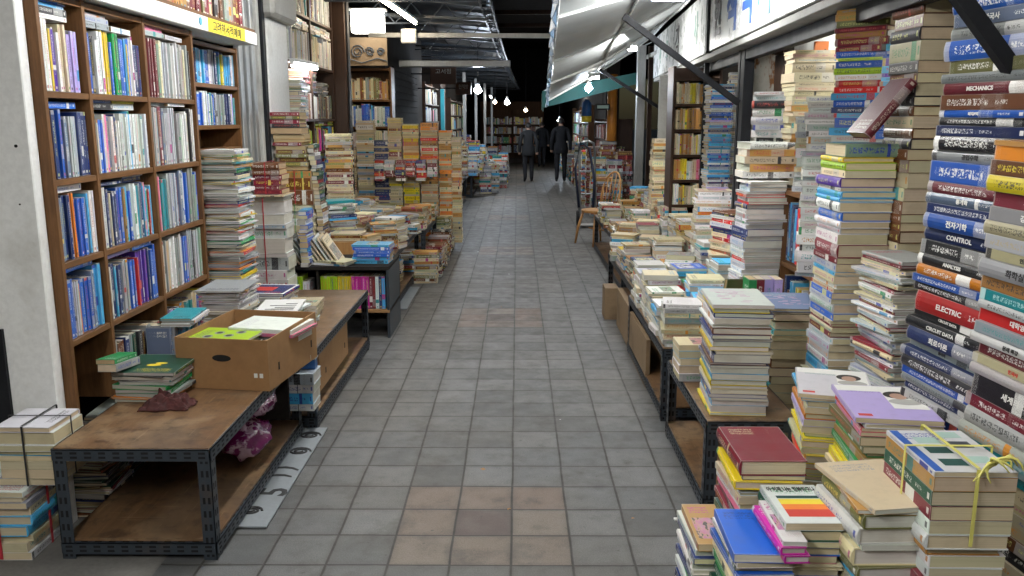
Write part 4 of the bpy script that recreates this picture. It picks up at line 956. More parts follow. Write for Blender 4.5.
stack(-1.74, 6.75, .556, .98, .2, .26, 90, P('white*2 cream*3'), 'green stringed cream pile by the slim white pillar', (.03, .07), ja=1.5, pg='cream', flip=.5)
stack(-1.73, 6.80, .985, 1.25, .21, .26, 92, P('brown tan maroon'), 'red tied brown books under the leaning brown pile', (.09, .12), ja=3, pg='old', lean=(-.1, 0))
stack(-1.76, 6.84, 1.255, 1.70, .2, .24, 88, 'darkold', 'leaning brown pile against the slim white pillar', (.022, .036), ja=2, pg='old', lean=(-.14, .0), flip=.3)
stack(-1.55, 6.85, .556, 1.45, .05, .2, 180, 'dk', 'narrow dark pile right of the brown pile', (.02, .035), ja=2, lean=(-.08, 0))
stack(-1.55, 7.5, .502, .95, .2, .26, 120, 'mix', 'untidy pile right of the green stringed pile', (.012, .03), ja=16, lean=(-.1, 0))
stack(-1.72, 8.0, .502, .85, .2, .26, 150, 'mix', 'tall untidy pile before the dark post', (.012, .03), ja=10)
stack(-1.90, 7.5, .502, 1.95, .12, .22, 180, 'mag', 'very tall magazine pile under the purple tube lamp', (.008, .018), ja=8)
stack(-1.78, 8.6, .502, 1.5, .2, .26, 100, 'old', 'old pile before the dark timber post', (.02, .035), ja=6)
# top of low rack: fanned booklets, cream book, blue pile
for k in range(12):
    X = frame((-1.80+k*.034, 6.40, .556+.10), (.0, 1, .12), (-.55, 0, .83)); add(X @ Matrix.Translation((0, 0, 0)), .24, .18, .012, R.choice(P('cream*3 white')), 'fan of leaning cream booklets on the low rack', k+1, 'left', pg='old')
stack(-1.80, 6.62, .557, .66, .18, .25, 90, P('skyblue teal navy white'), 'blue pile behind the fanned booklets', (.01, .02), ja=8)
stack(-1.40, 6.45, .557, .595, .2, .28, 70, P('cream white'), 'cream pair of books on the low rack', (.016, .02), ja=6)
stack(-1.12, 6.56, .557, .70, .22, .28, 90, P('blue*2 purple skyblue'), 'blue pile at the paving end of the low rack', (.014, .03), ja=4, top=[dict(c='skyblue', W=.2), dict(c='blue'), dict(c='blue')])
# table C and beyond
for i in range(6):
    for j, x in enumerate((-1.20, -1.42, -1.64, -1.84)):
        y = 7.62+i*.27
        if j == 3 and i in (0, 1, 3): continue
        stack(x+R.uniform(-.02, .02), y, .502, .60+R.uniform(.03, .16)+.05*j, .17, .23, R.choice((90, 60, 110, 170)), R.choice(('mix', 'old', 'pale')), OW[i]+' pile, '+['front row', 'second row', 'third row', 'back row'][j]+', left table behind the crate', (.012, .03), ja=14)
stack(-1.44, 7.22, .515, .70, .2, .26, 90, 'old', 'left pile in the wooden crate', (.02, .035), ja=6); stack(-1.32, 7.24, .515, .68, .2, .22, 60, 'mix', 'right pile in the wooden crate', (.02, .035), ja=12)
for k in range(12): stack(-1.05-.05*(k % 3)-R.uniform(0, .3), 7.05+k*.16, .08 if k % 2 else .502, .3 if k % 2 else .60, .15, .2, R.uniform(60, 120), 'mix', OW[k]+' small pile along the edge behind the low rack', (.012, .03), ja=14)
for i in range(5):
    for j, x in enumerate((-1.12, -1.35, -1.58, -1.82)):
        stack(x, 9.3+i*.27, .462, .52+R.uniform(.03, .2), .17, .24, R.choice((90, 60, 120)), 'old', OW[i]+' pile, '+['front', 'second', 'third', 'back'][j]+' row, before the cream wall', (.012, .03), ja=14)
for k in range(7): stack(-.93, 8.6+k*.35, .005, R.uniform(.22, .42), .17, .24, 90, R.choice(('maroon', 'old', 'dk')), OW[k]+' floor pile beside the far left tables', (.02, .035), ja=10)
# the wall of stacks at y=11
walls = [(-2.14, 1.30, 'old', 'brown and cream column left end of the cream wall', .24), (-1.90, 1.62, 'pale', 'framed pale column of the cream wall', .22), (-1.70, 1.38, P('navy*3 steel'), 'navy column of the cream wall', .20),
         (-1.53, 1.66, P('cream*3 yellow maroon'), 'cream column left of the middle', .17), (-1.33, 1.58, P('yellow cream tan'), 'cream yellow column in the middle', .2),
         (-1.10, 1.60, P('orange tan brown cream red'), 'orange brown column of the cream wall', .22), (-.90, 1.5, P('tan orange cream'), 'orange topped column of the cream wall', .16), (-.76, 1.42, P('cream*4 tan'), 'right end column of the cream wall', .12)]
for x, zt, pal, ph, w_ in walls:
    stack(x, 10.85, .10, zt, .16, w_, 90, pal, ph, (.018, .04), ja=1.5, jx=.004, flip=.35, pg='cream')
stack(-.95, 10.6, .005, .45, .17, .24, 90, P('darkgreen olive cream'), 'green pile at the foot of the cream wall', (.02, .03))
for k in range(6): stack(-1.7+k*.13, 10.65, .9+.05*(k % 2), 1.15, .2, .12, 90, P('maroon white navy red silver'), OW[k]+' small pile from left amid the cream wall', (.02, .04), ja=2)
# far left
for (x, y, z0, z1) in [(-1.1-.2*(k % 3)+R.uniform(-.04, .04), 12+k*.42, .0 if k < 9 else .5, R.uniform(.5, 1.15)) for k in range(29)]:
    stack(x, y, z0+.003, z1+.15*(x < -1.3), .17, .24, 90, R.choice(('mix', 'old', 'pale', 'maroon')), 'far left table piles', (.022, .045), ja=10)
for k in range(16): stack(-.95-.22*(k % 3), 17.8+k*.4, .5, R.uniform(.7, 1.2), .17, .26, 90, R.choice(('mix', 'maroon', 'pale')), 'farthest left piles', (.03, .05), ja=10)

for k in range(26): stack(-.88+.17*(k % 4), 19.0+k*.28, .0 if k % 3 else .5, R.uniform(.35, .8)+.15*(k % 4 < 2), .17, .26, 90, R.choice(('mix', 'pale', 'mag')), 'low piles spreading into the far alley', (.03, .05), ja=12, pg='white')
# --- right, near piles
stack(.70, 2.30, .005, .704, .175, .25, 0, 'near', 'pile under the wine red hardback', (.010, .028), ja=3, pg='cream', jx=.01, top=[dict(c='maroon', T=.042, W=.18, L=.265, rot=0, hard=True, acc=(.5, .4, .25), pg='cream', label='wine red hardback with faded gilt title topmost beside the right table leg')])
stack(.735, 2.055, .005, .675, .14, .225, 0, 'near', 'narrow pile topped by the orange striped book', (.010, .026), ja=2, pg='cream', jx=.004,
      top=[dict(c='white', T=.02, W=.145, L=.225, rot=0, label='white titled book with yellow and orange stripes near the bottom right', hard=False), dict(c='darkgreen', T=.03, rot=0), dict(c='grey')])
stack(.605, 2.03, .005, .60, .135, .24, 0, P('white cream navy green darkgreen tan blue'), 'leftmost pile at the bottom right of the alley', (.010, .022), ja=3, jx=.008, top=[dict(c='blue', T=.022, W=.14, rot=-2, acc=(.02, .06, .3), label='plain bright blue book low at the bottom right'), dict(c='white')])
stack(.555, 2.28, .005, .50, .12, .25, 0, P('cream white tan navy green'), 'low outer pile left of the wine red book', (.012, .026), ja=3, top=[dict(c='tan', L=.25, W=.1), dict(c='white')])
stack(.49, 2.08, .005, .36, .06, .24, 0, P('lime teal white skyblue'), 'short lime green edged pile', (.03, .04), ja=2)
stack(.665, 1.99, .602, .655, .06, .22, 0, P('white magenta'), 'pink and white pair on the blue book', (.018, .022), ja=2)
stack(.895, 1.985, .005, .745, .175, .25, 2, P('white*2 olive cream navy green skyblue'), 'pile under the blank cream booklet', (.012, .032), ja=3, pg='white', jx=.008,
      top=[dict(c='cream', T=.012, W=.19, L=.28, rot=7, hard=False, acc=(.3, .3, .32), label='blank cream booklet lying askew on a white paged pile'), dict(c='tan', T=.01, rot=-5), dict(c='olive', T=.035, rot=0, pg='white', hard=True), dict(c='white', T=.04, rot=1, hard=True)])
Z2 = stack(1.035, 1.925, .005, .68, .175, .25, -2, P('maroon cream grey white tan'), 'pile under the yellow ribbon bundle', (.014, .032), ja=2, pg='cream', jx=.006)
stack(1.03, 1.92, Z2+.001, .875, .185, .262, -1, P('white'), 'yellow ribbon bundle at the bottom right', (.034, .038), ja=.3, jx=.001, pg='cream', vary=.004, top=[dict(c='white', acc=(.03, .05, .3), label='topmost white book with green pictures inside the yellow ribbon bundle'), dict(c='tan', acc=(.05, .2, .2)), dict(c='darkgreen'), dict(c='maroon')])
stack(1.095, 2.40, .005, .835, .22, .29, -5, P('cream olive yellow blue tan green white'), 'pile under the purple cover', (.010, .026), ja=3, pg='cream', jx=.008, top=[dict(c='lilac', T=.016, W=.235, L=.31, rot=-3, acc=(.25, .16, .5), label='magazine with purple cover and woman portrait beside the tall navy stack'), dict(c='white', T=.014), dict(c='red', T=.012), dict(c='pink', T=.012)])
stack(1.07, 2.755, .005, .775, .22, .29, -12, P('cream yellow green red blue lilac white orange'), 'pile under the pale family magazine', (.010, .024), ja=3, pg='cream', jx=.008, top=[dict(c='white', T=.014, W=.235, L=.31, rot=-4, acc=(.12, .3, .25), label='pale magazine with small portraits behind the purple cover'), dict(c='skyblue', T=.01)])
G1 = 'tall navy spine stack at the right'
T1 = {7: '한국사', 12: 'MECHANICS', 14: '미적분학', 18: '공업수학', 21: '통계학', 23: '전자기학', 24: 'CONTROL', 26: 'ANALYSIS', 30: 'ELECTRIC', 31: 'CIRCUIT DATA', 32: 'CIRCUIT DATA', 33: '회로이론', 34: '물리학'}
W_ = (.72, .72, .70); K_ = (.03, .03, .035)
c1 = P('grey black black steel grey maroon blue steel grey blue olive grey maroon brown blue black navy black silver blue maroon steel navy blue navy black black orange blue black red black black navy silver navy black blue silver navy white')
DIM[G1] = .5; DIM['titled spine stack at the right edge'] = .6  # dimmer light painted into the cover colours of both stacks
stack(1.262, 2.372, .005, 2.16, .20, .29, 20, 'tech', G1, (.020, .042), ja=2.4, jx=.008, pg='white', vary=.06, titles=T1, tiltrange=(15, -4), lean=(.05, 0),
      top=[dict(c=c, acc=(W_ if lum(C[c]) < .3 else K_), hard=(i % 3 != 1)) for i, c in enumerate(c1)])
G2 = 'titled spine stack at the right edge'
T2 = {0: '국어', 1: '영어문법', 4: '파인만의', 5: '강의 문제', 8: '연습문제', 9: '화학실험', 13: '대학영어', 15: '문제 특강', 17: '한국사', 19: '세계의'}
c2 = [('tan', (.25, .03, .03)), ('orange', (.75, .6, .2)), ('brown', (.6, .5, .05)), ('yellow', K_), ('maroon', (.75, .6, .5)), ('grey', W_), ('cream', K_), ('silver', (.35, .3, .2)), ('cream', K_), ('silver', K_), ('tan', K_), ('teal', (.4, .6, .6)), ('white', K_), ('red', W_),
      ('silver', (.05, .25, .25)), ('white', K_), ('maroon', W_), ('cream', (.6, .2, .05)), ('white', (.3, .3, .3)), ('black', W_), ('maroon', W_), ('white', K_)]
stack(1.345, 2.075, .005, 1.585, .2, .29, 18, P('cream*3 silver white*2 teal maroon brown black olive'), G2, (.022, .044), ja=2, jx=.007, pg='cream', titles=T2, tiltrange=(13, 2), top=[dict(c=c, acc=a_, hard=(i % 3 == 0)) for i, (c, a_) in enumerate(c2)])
stack(1.385, 3.03, .005, 1.15, .17, .27, 6, P('white*3 silver grey cream maroon'), 'grey magazine stack left of the navy stack', (.006, .016), ja=8, jx=.012, pg='grey', top=[dict(c='grey')])
stack(1.49, 3.30, .005, 2.36, .155, .23, 2, P('brown*2 tan black cream'), 'tall brown and cream column at the right', (.028, .05), ja=1.2, jx=.003, pg='cream', lean=(.02, 0))
stack(1.315, 3.37, .005, .62, .22, .26, 0, P('yellow*3 orange tan cream'), 'yellow lower part of the cream paged column', (.02, .045), ja=1.5, jx=.004, pg='cream', vary=.03)
Z3 = stack(1.335, 3.38, .622, 1.44, .2, .26, 0, P('white skyblue blue cream silver*2 maroon'), 'cream paged column left of the brown column', (.012, .034), ja=1.5, jx=.005, pg='cream', top=[dict(c='yellow'), dict(c='lime', T=.03), dict(c='cream'), dict(c='purple'), dict(c='white'), dict(c='skyblue'), dict(c='skyblue'), dict(c='white'), dict(c='blue', T=.035), dict(c='white'), dict(c='silver'), dict(c='white', T=.04), dict(c='maroon', T=.05)])
stack(1.355, 3.37, Z3+.001, Z3+.052, .2, .235, 92, P('palegreen'), 'thick pale green volume on the cream paged column', (.045, .05), ja=0, flip=0, top=[dict(c='palegreen', T=.05, hard=True, rot=0, label='thick pale green hardback lying across the cream paged column')])
X = frame((1.30, 3.25, Z3+.056), (0.15, -.25, .15), (.55, .1, .83)) @ Matrix.Rotation(rad(90), 4, 'Y')
X = Matrix.Translation((1.37, 3.25, Z3+.17)) @ Matrix.Rotation(rad(-52), 4, 'Y') @ Matrix.Rotation(rad(90), 4, 'Z') @ Matrix.Translation((-.09, 0, 0))
add(X, .25, .17, .035, 'maroon', G1, 1, 'top', pg='old', hard=True, acc=(.5, .42, .35), label='wine red hardback leaning on its corner above the pale green volume', grp='books in the leaning group')
stack(1.53, 3.82, .005, 1.92, .18, .23, 52, 'bright', 'bright blue oblique stack in the right shop', (.012, .034), ja=4, jx=.008)
stack(1.53, 3.82, 1.93, 2.11, .18, .23, 40, 'darkold', 'shaded olive books under the header beam', (.02, .034), ja=10)
stack(1.67, 3.70, .005, 2.0, .18, .22, 55, P('blue*3 skyblue*2 white*2 navy purple'), 'blue oblique stack behind the leaning wine book', (.014, .036), ja=3, jx=.006)
stack(1.76, 3.46, .005, 1.95, .18, .24, 60, P('maroon*3 black*2 tan pink cream'), 'maroon oblique stack beside the brown column', (.02, .045), ja=3, jx=.006)
stack(1.62, 3.95, 1.3, 2.12, .18, .24, 60, 'dk', 'dark upper stack under the header beam', (.02, .04), ja=6)
stack(1.33, 4.05, .005, .885, .25, .36, -3, P('teal cream brown olive grey silver'), 'pile under the large blue picture volume', (.022, .05), ja=1.5, pg='cream', vary=.03, top=[dict(c='steel', W=.27, L=.38, T=.016, acc=(.35, .42, .45), hard=True, label='large slate blue picture volume on the wide pile behind the pink print'), dict(c='black', T=.01, W=.27, L=.38), dict(c='cream', T=.03), dict(c='black', T=.008), dict(c='cream', T=.035)])
stack(.945, 3.585, .422, .885, .235, .33, -4, P('white skyblue*2 navy*2 cream yellow teal*2 silver brown red'), 'square pile at the front corner of the right table', (.010, .030), ja=2, pg='white', vary=.035, top=[dict(c='white', W=.25, L=.35, T=.016, rot=0, acc=(.75, .5, .65), label='white cover with faint pink print on the right table corner pile'), dict(c='yellow', T=.02), dict(c='navy', T=.02), dict(c='white')])
stack(.90, 3.98, .422, .60, .17, .26, 90, 'pale', 'cream paged pile behind the right table corner pile', (.03, .045), ja=2, pg='cream', flip=.5)
stack(1.06, 4.05, .422, .72, .14, .24, 90, 'pale', 'white pile wedged behind the pink print pile', (.02, .045), ja=3, pg='white')
# on the second right table
rn = ['aisle row', 'second row', 'third row']
for i in range(6):
    for j, x in enumerate((.91, 1.14, 1.36)):
        y = 4.62+i*.24; zt = .422+[.20, .25, .34][j]+R.uniform(-.05, .07)
        if j == 2 and i < 3: continue
        stack(x+R.uniform(-.015, .015), y, .422, zt, .2, .2 if j else .21, R.choice((90, 90, 0, 84)), R.choice(('pale', 'pale', 'mag', 'cool')), OW[i]+' pile of the '+rn[j]+' on the second right table', (.014, .036), ja=4, pg='white', flip=.5)
X = frame((1.32, 4.50, .62), (.97, -.22, .1), (-.10, .30, .94)) @ Matrix.Rotation(rad(0), 4, 'Y')
add(frame((1.20, 4.52, .56), (.1, .0, .995), (.75, .55, -.1)), .26, .24, .02, 'olive', 'x', 1, 'top', pg='old', hard=True, acc=(.3, .3, .2), label='grey olive framed volume standing propped against the white pile')
row('S', 1.2, 4.32, .422, .24, (.40, .42), .12, P('green lilac maroon'), 'upright books between the two wide right piles', tops=False, cnames=P('green maroon lilac lilac'), t=(.04, .05))
stack(1.36, 4.98-.1, .422, 1.30, .22, .22, 4, P('white*5 silver navy red'), 'tall white pile leaning before the flaking panel', (.012, .03), ja=5, jx=.008, pg='white', lean=(.05, 0))
stack(1.44, 4.98, 1.32, 1.52, .24, .28, 90, P('white cream tan'), 'white books crowning the tall white pile', (.03, .045), ja=5, pg='white')
stack(1.56, 5.15, .422, 1.80, .22, .26, 60, P('white*4 black'), 'white pile right of the flaking panel', (.02, .05), ja=9, jx=.012, pg='white')
stack(1.66, 4.98, 1.28, 2.02, .2, .24, 90, P('cream*3 tan'), 'cream pile below the orange sign', (.022, .04), ja=5, jx=.006, pg='cream')
stack(1.57, 4.45, 1.28, 1.66, .18, .22, 60, P('white*3 silver cream'), 'white pile on the small right bookcase', (.02, .04), ja=9, pg='white')
stack(1.50, 4.16, .89, 1.75, .14, .22, 70, P('white*4 silver'), 'slim white pile beside the blue oblique stack', (.02, .04), ja=6, pg='white')
stack(1.44, 5.6, .422, 1.05, .2, .26, 20, P('red white navy brown cream'), 'pile of red and white books at the second table rear', (.012, .03), ja=8)
for k in range(6): stack(1.80+.2*(k % 3), 4.2+k*.28, .005, R.uniform(1.5, 2.1), .2, .26, 60+20*(k % 2), R.choice(('pale', 'mix', 'cool')), OW[k]+' inner pile deep in the right shop', (.02, .045), ja=6, pg='white')
for k in range(4): stack(2.0+.25*(k % 2), 2.6+k*.4, .005, 2.2, .2, .26, 60, 'old', 'piles at the back of the right shop', (.03, .05), ja=6)
# third table and beyond
for i in range(7):
    for j, x in enumerate((.97, 1.20, 1.43)):
        y = 6.15+i*.26; zt = .422+[.14, .22, .38][j]+R.uniform(-.06, .1)
        stack(x+R.uniform(-.02, .02), y, .422, zt, .18, .21, R.choice((90, 90, 0, 70)), R.choice(('pale', 'old', 'mag', 'mix')), OW[i]+' pile of the '+rn[j]+' on the third right table', (.014, .036), ja=6, flip=.5)
stack(1.46, 6.45, .422, 1.12, .22, .26, 84, P('white*2 cream*2 orange'), 'leaning white pile by the black shop post', (.02, .03), ja=4, lean=(.03, 0))
stack(1.62, 7.0, .3, 1.9, .2, .18, 90, P('cool white').copy() if False else PAL['cool'], 'bright pale stack right of the tan bookshelf', (.01, .022), ja=5)
stack(1.80, 7.1, .3, 2.0, .2, .16, 80, PAL['pale'], 'white stack under the long black arm', (.01, .022), ja=5)
for i in range(10):
    for j, x in enumerate((1.10, 1.32, 1.52)):
        stack(x, 8.15+i*.27, .452, .452+[.12, .18, .3][j]+R.uniform(-.05, .1), .17, .22, R.choice((90, 0, 70)), R.choice(('pale', 'old', 'mix')), OW[i]+' pile of the '+rn[j]+' on the fourth right table', (.016, .036), ja=6)
stack(1.50, 8.95, .452, 1.45, .2, .2, 90, P('cream*4 tan'), 'tall cream pile before the pale green panel', (.022, .035), ja=3, pg='cream')
stack(1.72, 9.05, 1.2, 2.0, .2, .14, 90, 'cool', 'pale blue stack beside the pale green panel', (.02, .03), ja=3)
for k in range(14): stack(1.38+.2*(k % 3), 13.6+k*.35, .005, R.uniform(.7, 1.35), .18, .25, 90, R.choice(('maroon', 'darkold', 'mix')), 'piles behind the orange column', (.03, .05), ja=8)
for k in range(0): stack(1.0+.2*(k % 2), 11.15+k*.2, .005, R.uniform(.3, .5), .18, .25, 90, 'mix', 'floor piles near the wooden chair', (.02, .04), ja=8)

# ------------------------------------------------------------------ which 300 books show largest
def corners(b):
    L, W, T = b['L']/2, b['W'], b['T']
    return [b['m'] @ Vector(v) for v in ((0, -L, 0), (W, -L, 0), (W, L, 0), (0, L, 0), (0, -L, T), (W, -L, T), (W, L, T), (0, L, T))]
vs, ps, own = [], [], []
for i, b in enumerate(BOOKS):
    o = len(vs); vs += corners(b)
    for f in ((0, 3, 2, 1), (4, 5, 6, 7), (0, 1, 5, 4), (1, 2, 6, 5), (2, 3, 7, 6), (3, 0, 4, 7)): ps.append([o+k for k in f]); own.append(i)
for o in list(COL.objects):
    if o.type == 'MESH':
        q = len(vs); X = wmat(o); vs += [X @ v.co for v in o.data.vertices]
        for f in o.data.polygons: ps.append([q+k for k in f.vertices]); own.append(-1)
bvh = BVHTree.FromPolygons(vs, ps)
hits = [0]*len(BOOKS); CM = co.rotation_euler.to_matrix(); step = 2
for v in range(1, 576, step):
    for u in range(1, 1024, step):
        d = CM @ Vector(((u-512)/850, -(v-288)/850, -1)); d.normalize()
        r = bvh.ray_cast(Vector((0, 0, H)), d)
        if r[2] is not None and own[r[2]] >= 0: hits[own[r[2]]] += 1
order_ = sorted(range(len(BOOKS)), key=lambda i: -hits[i]); NEAR = set(i for i in order_[:300] if hits[i] > 0)
print('books', len(BOOKS), 'seen', sum(h > 0 for h in hits), 'smallest kept', hits[order_[299]])

# ------------------------------------------------------------------ book geometry
class BM:
    def __init__(s): s.v = []; s.f = []; s.uv = []; s.cell = []; s.col = []; s.acc = []; s.mi = []
def q(s, pts, uv, cell, col, acc, mi=0):
    o = len(s.v); s.v += [tuple(p) for p in pts]; s.f.append(tuple(range(o, o+len(pts)))); s.uv += uv; s.cell += cell
    s.col += [col]*len(pts); s.acc += [acc]*len(pts); s.mi.append(mi)
def cover_geo(s, b, X, simple, mi=0):
    L, W, T = b['L'], b['W'], b['T']; h = L/2; c = .0028 if b['hard'] else .0012; c = min(c, T*.2)
    col = (*b['col'], b['seed'])
    k = lambda v: (*b['acc'], v)
    P_ = lambda x, y, z: X @ Vector((x, y, z))
    ch = max(.006, T*.42)
    # spine profile
    if b['hard'] and not simple:
        n = 4; bul = min(.006, T*.16); prof = [(-bul*math.sin(math.pi*i/n), T*i/n) for i in range(n+1)]
    elif not simple: prof = [(.0, 0), (-.0005, T*.08), (-.0005, T*.92), (0, T)]
    else: prof = [(0, 0), (0, T)]
    for (xa, za), (xb, zb) in zip(prof[:-1], prof[1:]):
        va, vb = za/T, zb/T
        q(s, [P_(xa, h, za), P_(xa, -h, za), P_(xb, -h, zb), P_(xb, h, zb)], [(0, va), (1, va), (1, vb), (0, vb)],
          [(0, va*2), (L/ch, va*2), (L/ch, vb*2), (0, vb*2)], col, k(.1 if b['title'] else 0), mi)
    cw = .016
    for z, up in ((T, 1), (0, 0)):
        pts = [P_(0, h, z), P_(0, -h, z), P_(W, -h, z), P_(W, h, z)]
        uv = [(0, 0), (1, 0), (1, 1), (0, 1)]; ce = [(0, 0), (0, L/cw), (W/cw, L/cw), (W/cw, 0)]
        if not up: pts = pts[::-1]; uv = uv[::-1]; ce = ce[::-1]
        q(s, pts, uv, ce, col, k(.4 if (b['hard'] or b['label']) else .5), mi)
    z4 = [(0.5, .5)]*4
    if not simple:
        for z0, z1 in ((0, c), (T-c, T)):
            q(s, [P_(W, -h, z0), P_(W, h, z0), P_(W, h, z1), P_(W, -h, z1)], z4, z4, col, k(1), mi)
        for yy, sg in ((-h, 1), (h, -1)):
            for pts in ([P_(0, yy, 0), P_(W, yy, 0), P_(W, yy, c), P_(0, yy, c)], [P_(0, yy, T-c), P_(W, yy, T-c), P_(W, yy, T), P_(0, yy, T)], [P_(0, yy, c), P_(c, yy, c), P_(c, yy, T-c), P_(0, yy, T-c)]):
                q(s, pts if sg > 0 else pts[::-1], z4, z4, col, k(1), mi)
            if len(prof) > 2:
                pts = [P_(x, yy, z) for x, z in prof[::-1]]; pts = pts if sg > 0 else pts[::-1]
                q(s, pts, [(0.5, .5)]*len(pts), [(0.5, .5)]*len(pts), col, k(1), mi)
        q(s, [P_(c, h, T-c), P_(W, h, T-c), P_(W, -h, T-c), P_(c, -h, T-c)], z4, z4, col, k(1), mi)
        q(s, [P_(c, -h, c), P_(W, -h, c), P_(W, h, c), P_(c, h, c)], z4, z4, col, k(1), mi)
    else:
        for yy, sg in ((-h, 1), (h, -1)):
            for z0, z1 in ((0, c), (T-c, T)):
                pts = [P_(0, yy, z0), P_(W, yy, z0), P_(W, yy, z1), P_(0, yy, z1)]; q(s, pts if sg > 0 else pts[::-1], z4, z4, col, k(1), mi)
        for z0, z1 in ((0, c), (T-c, T)): q(s, [P_(W, -h, z0), P_(W, h, z0), P_(W, h, z1), P_(W, -h, z1)], z4, z4, col, k(1), mi)
def page_geo(s, b, X, simple, mi=0):
    L, W, T = b['L'], b['W'], b['T']; c = .0028 if b['hard'] else .0012; c = min(c, T*.2)
    ov = .003 if b['hard'] else .0006; h = L/2-ov; x0 = 0 if simple else c; x1 = W-ov; z0, z1 = c+.0001, T-c-.0001
    if simple: z0, z1 = c, T-c
    col = (*b['pc'], b['seed']); a = (0, 0, 0, 1); P_ = lambda x, y, z: X @ Vector((x, y, z))
    def f(pts, l): q(s, pts, [(0, 0), (l, 0), (l, T), (0, T)], [(0, 0)]*4, col, a, mi)
    f([P_(x0, -h, z0), P_(x1, -h, z0), P_(x1, -h, z1), P_(x0, -h, z1)], W)
    f([P_(x1, h, z0), P_(x0, h, z0), P_(x0, h, z1), P_(x1, h, z1)], W)
    f([P_(x1, -h, z0), P_(x1, h, z0), P_(x1, h, z1), P_(x1, -h, z1)], L)
def finish(s, name, mats):
    me = bpy.data.meshes.new(name); me.from_pydata(s.v, [], s.f)
    for m in mats: me.materials.append(m)
    me.polygons.foreach_set('material_index', s.mi)
    for nm, d in (('UVMap', s.uv), ('Cell', s.cell)):
        l = me.uv_layers.new(name=nm); l.data.foreach_set('uv', [x for p in d for x in p])
    for nm, d in (('Col', s.col), ('Acc', s.acc)):
        l = me.color_attributes.new(nm, 'FLOAT_COLOR', 'CORNER'); l.data.foreach_set('color', [x for p in d for x in p])
    o = bpy.data.objects.new(name, me); COL.objects.link(o); return o
ORD = 'zeroth first second third fourth fifth sixth seventh eighth ninth tenth eleventh twelfth thirteenth fourteenth fifteenth sixteenth seventeenth eighteenth nineteenth twentieth'.split()
def ordw(n):
    if n <= 20: return ORD[n]
    t = {2: 'twenty', 3: 'thirty', 4: 'forty', 5: 'fifty', 6: 'sixty', 7: 'seventy', 8: 'eighty', 9: 'ninety'}[n//10]
    return (t[:-1]+'ieth') if n % 10 == 0 else t+'-'+ORD[n % 10]
INK = {}
def inkmat(c):
    if lum(c) > .35: return M['inkw'] if c[2] > .3 else M['inkyel']
    return M['inkred'] if c[0] > .2 else M['ink']
stuff = BM(); used = {}; TXT = 0
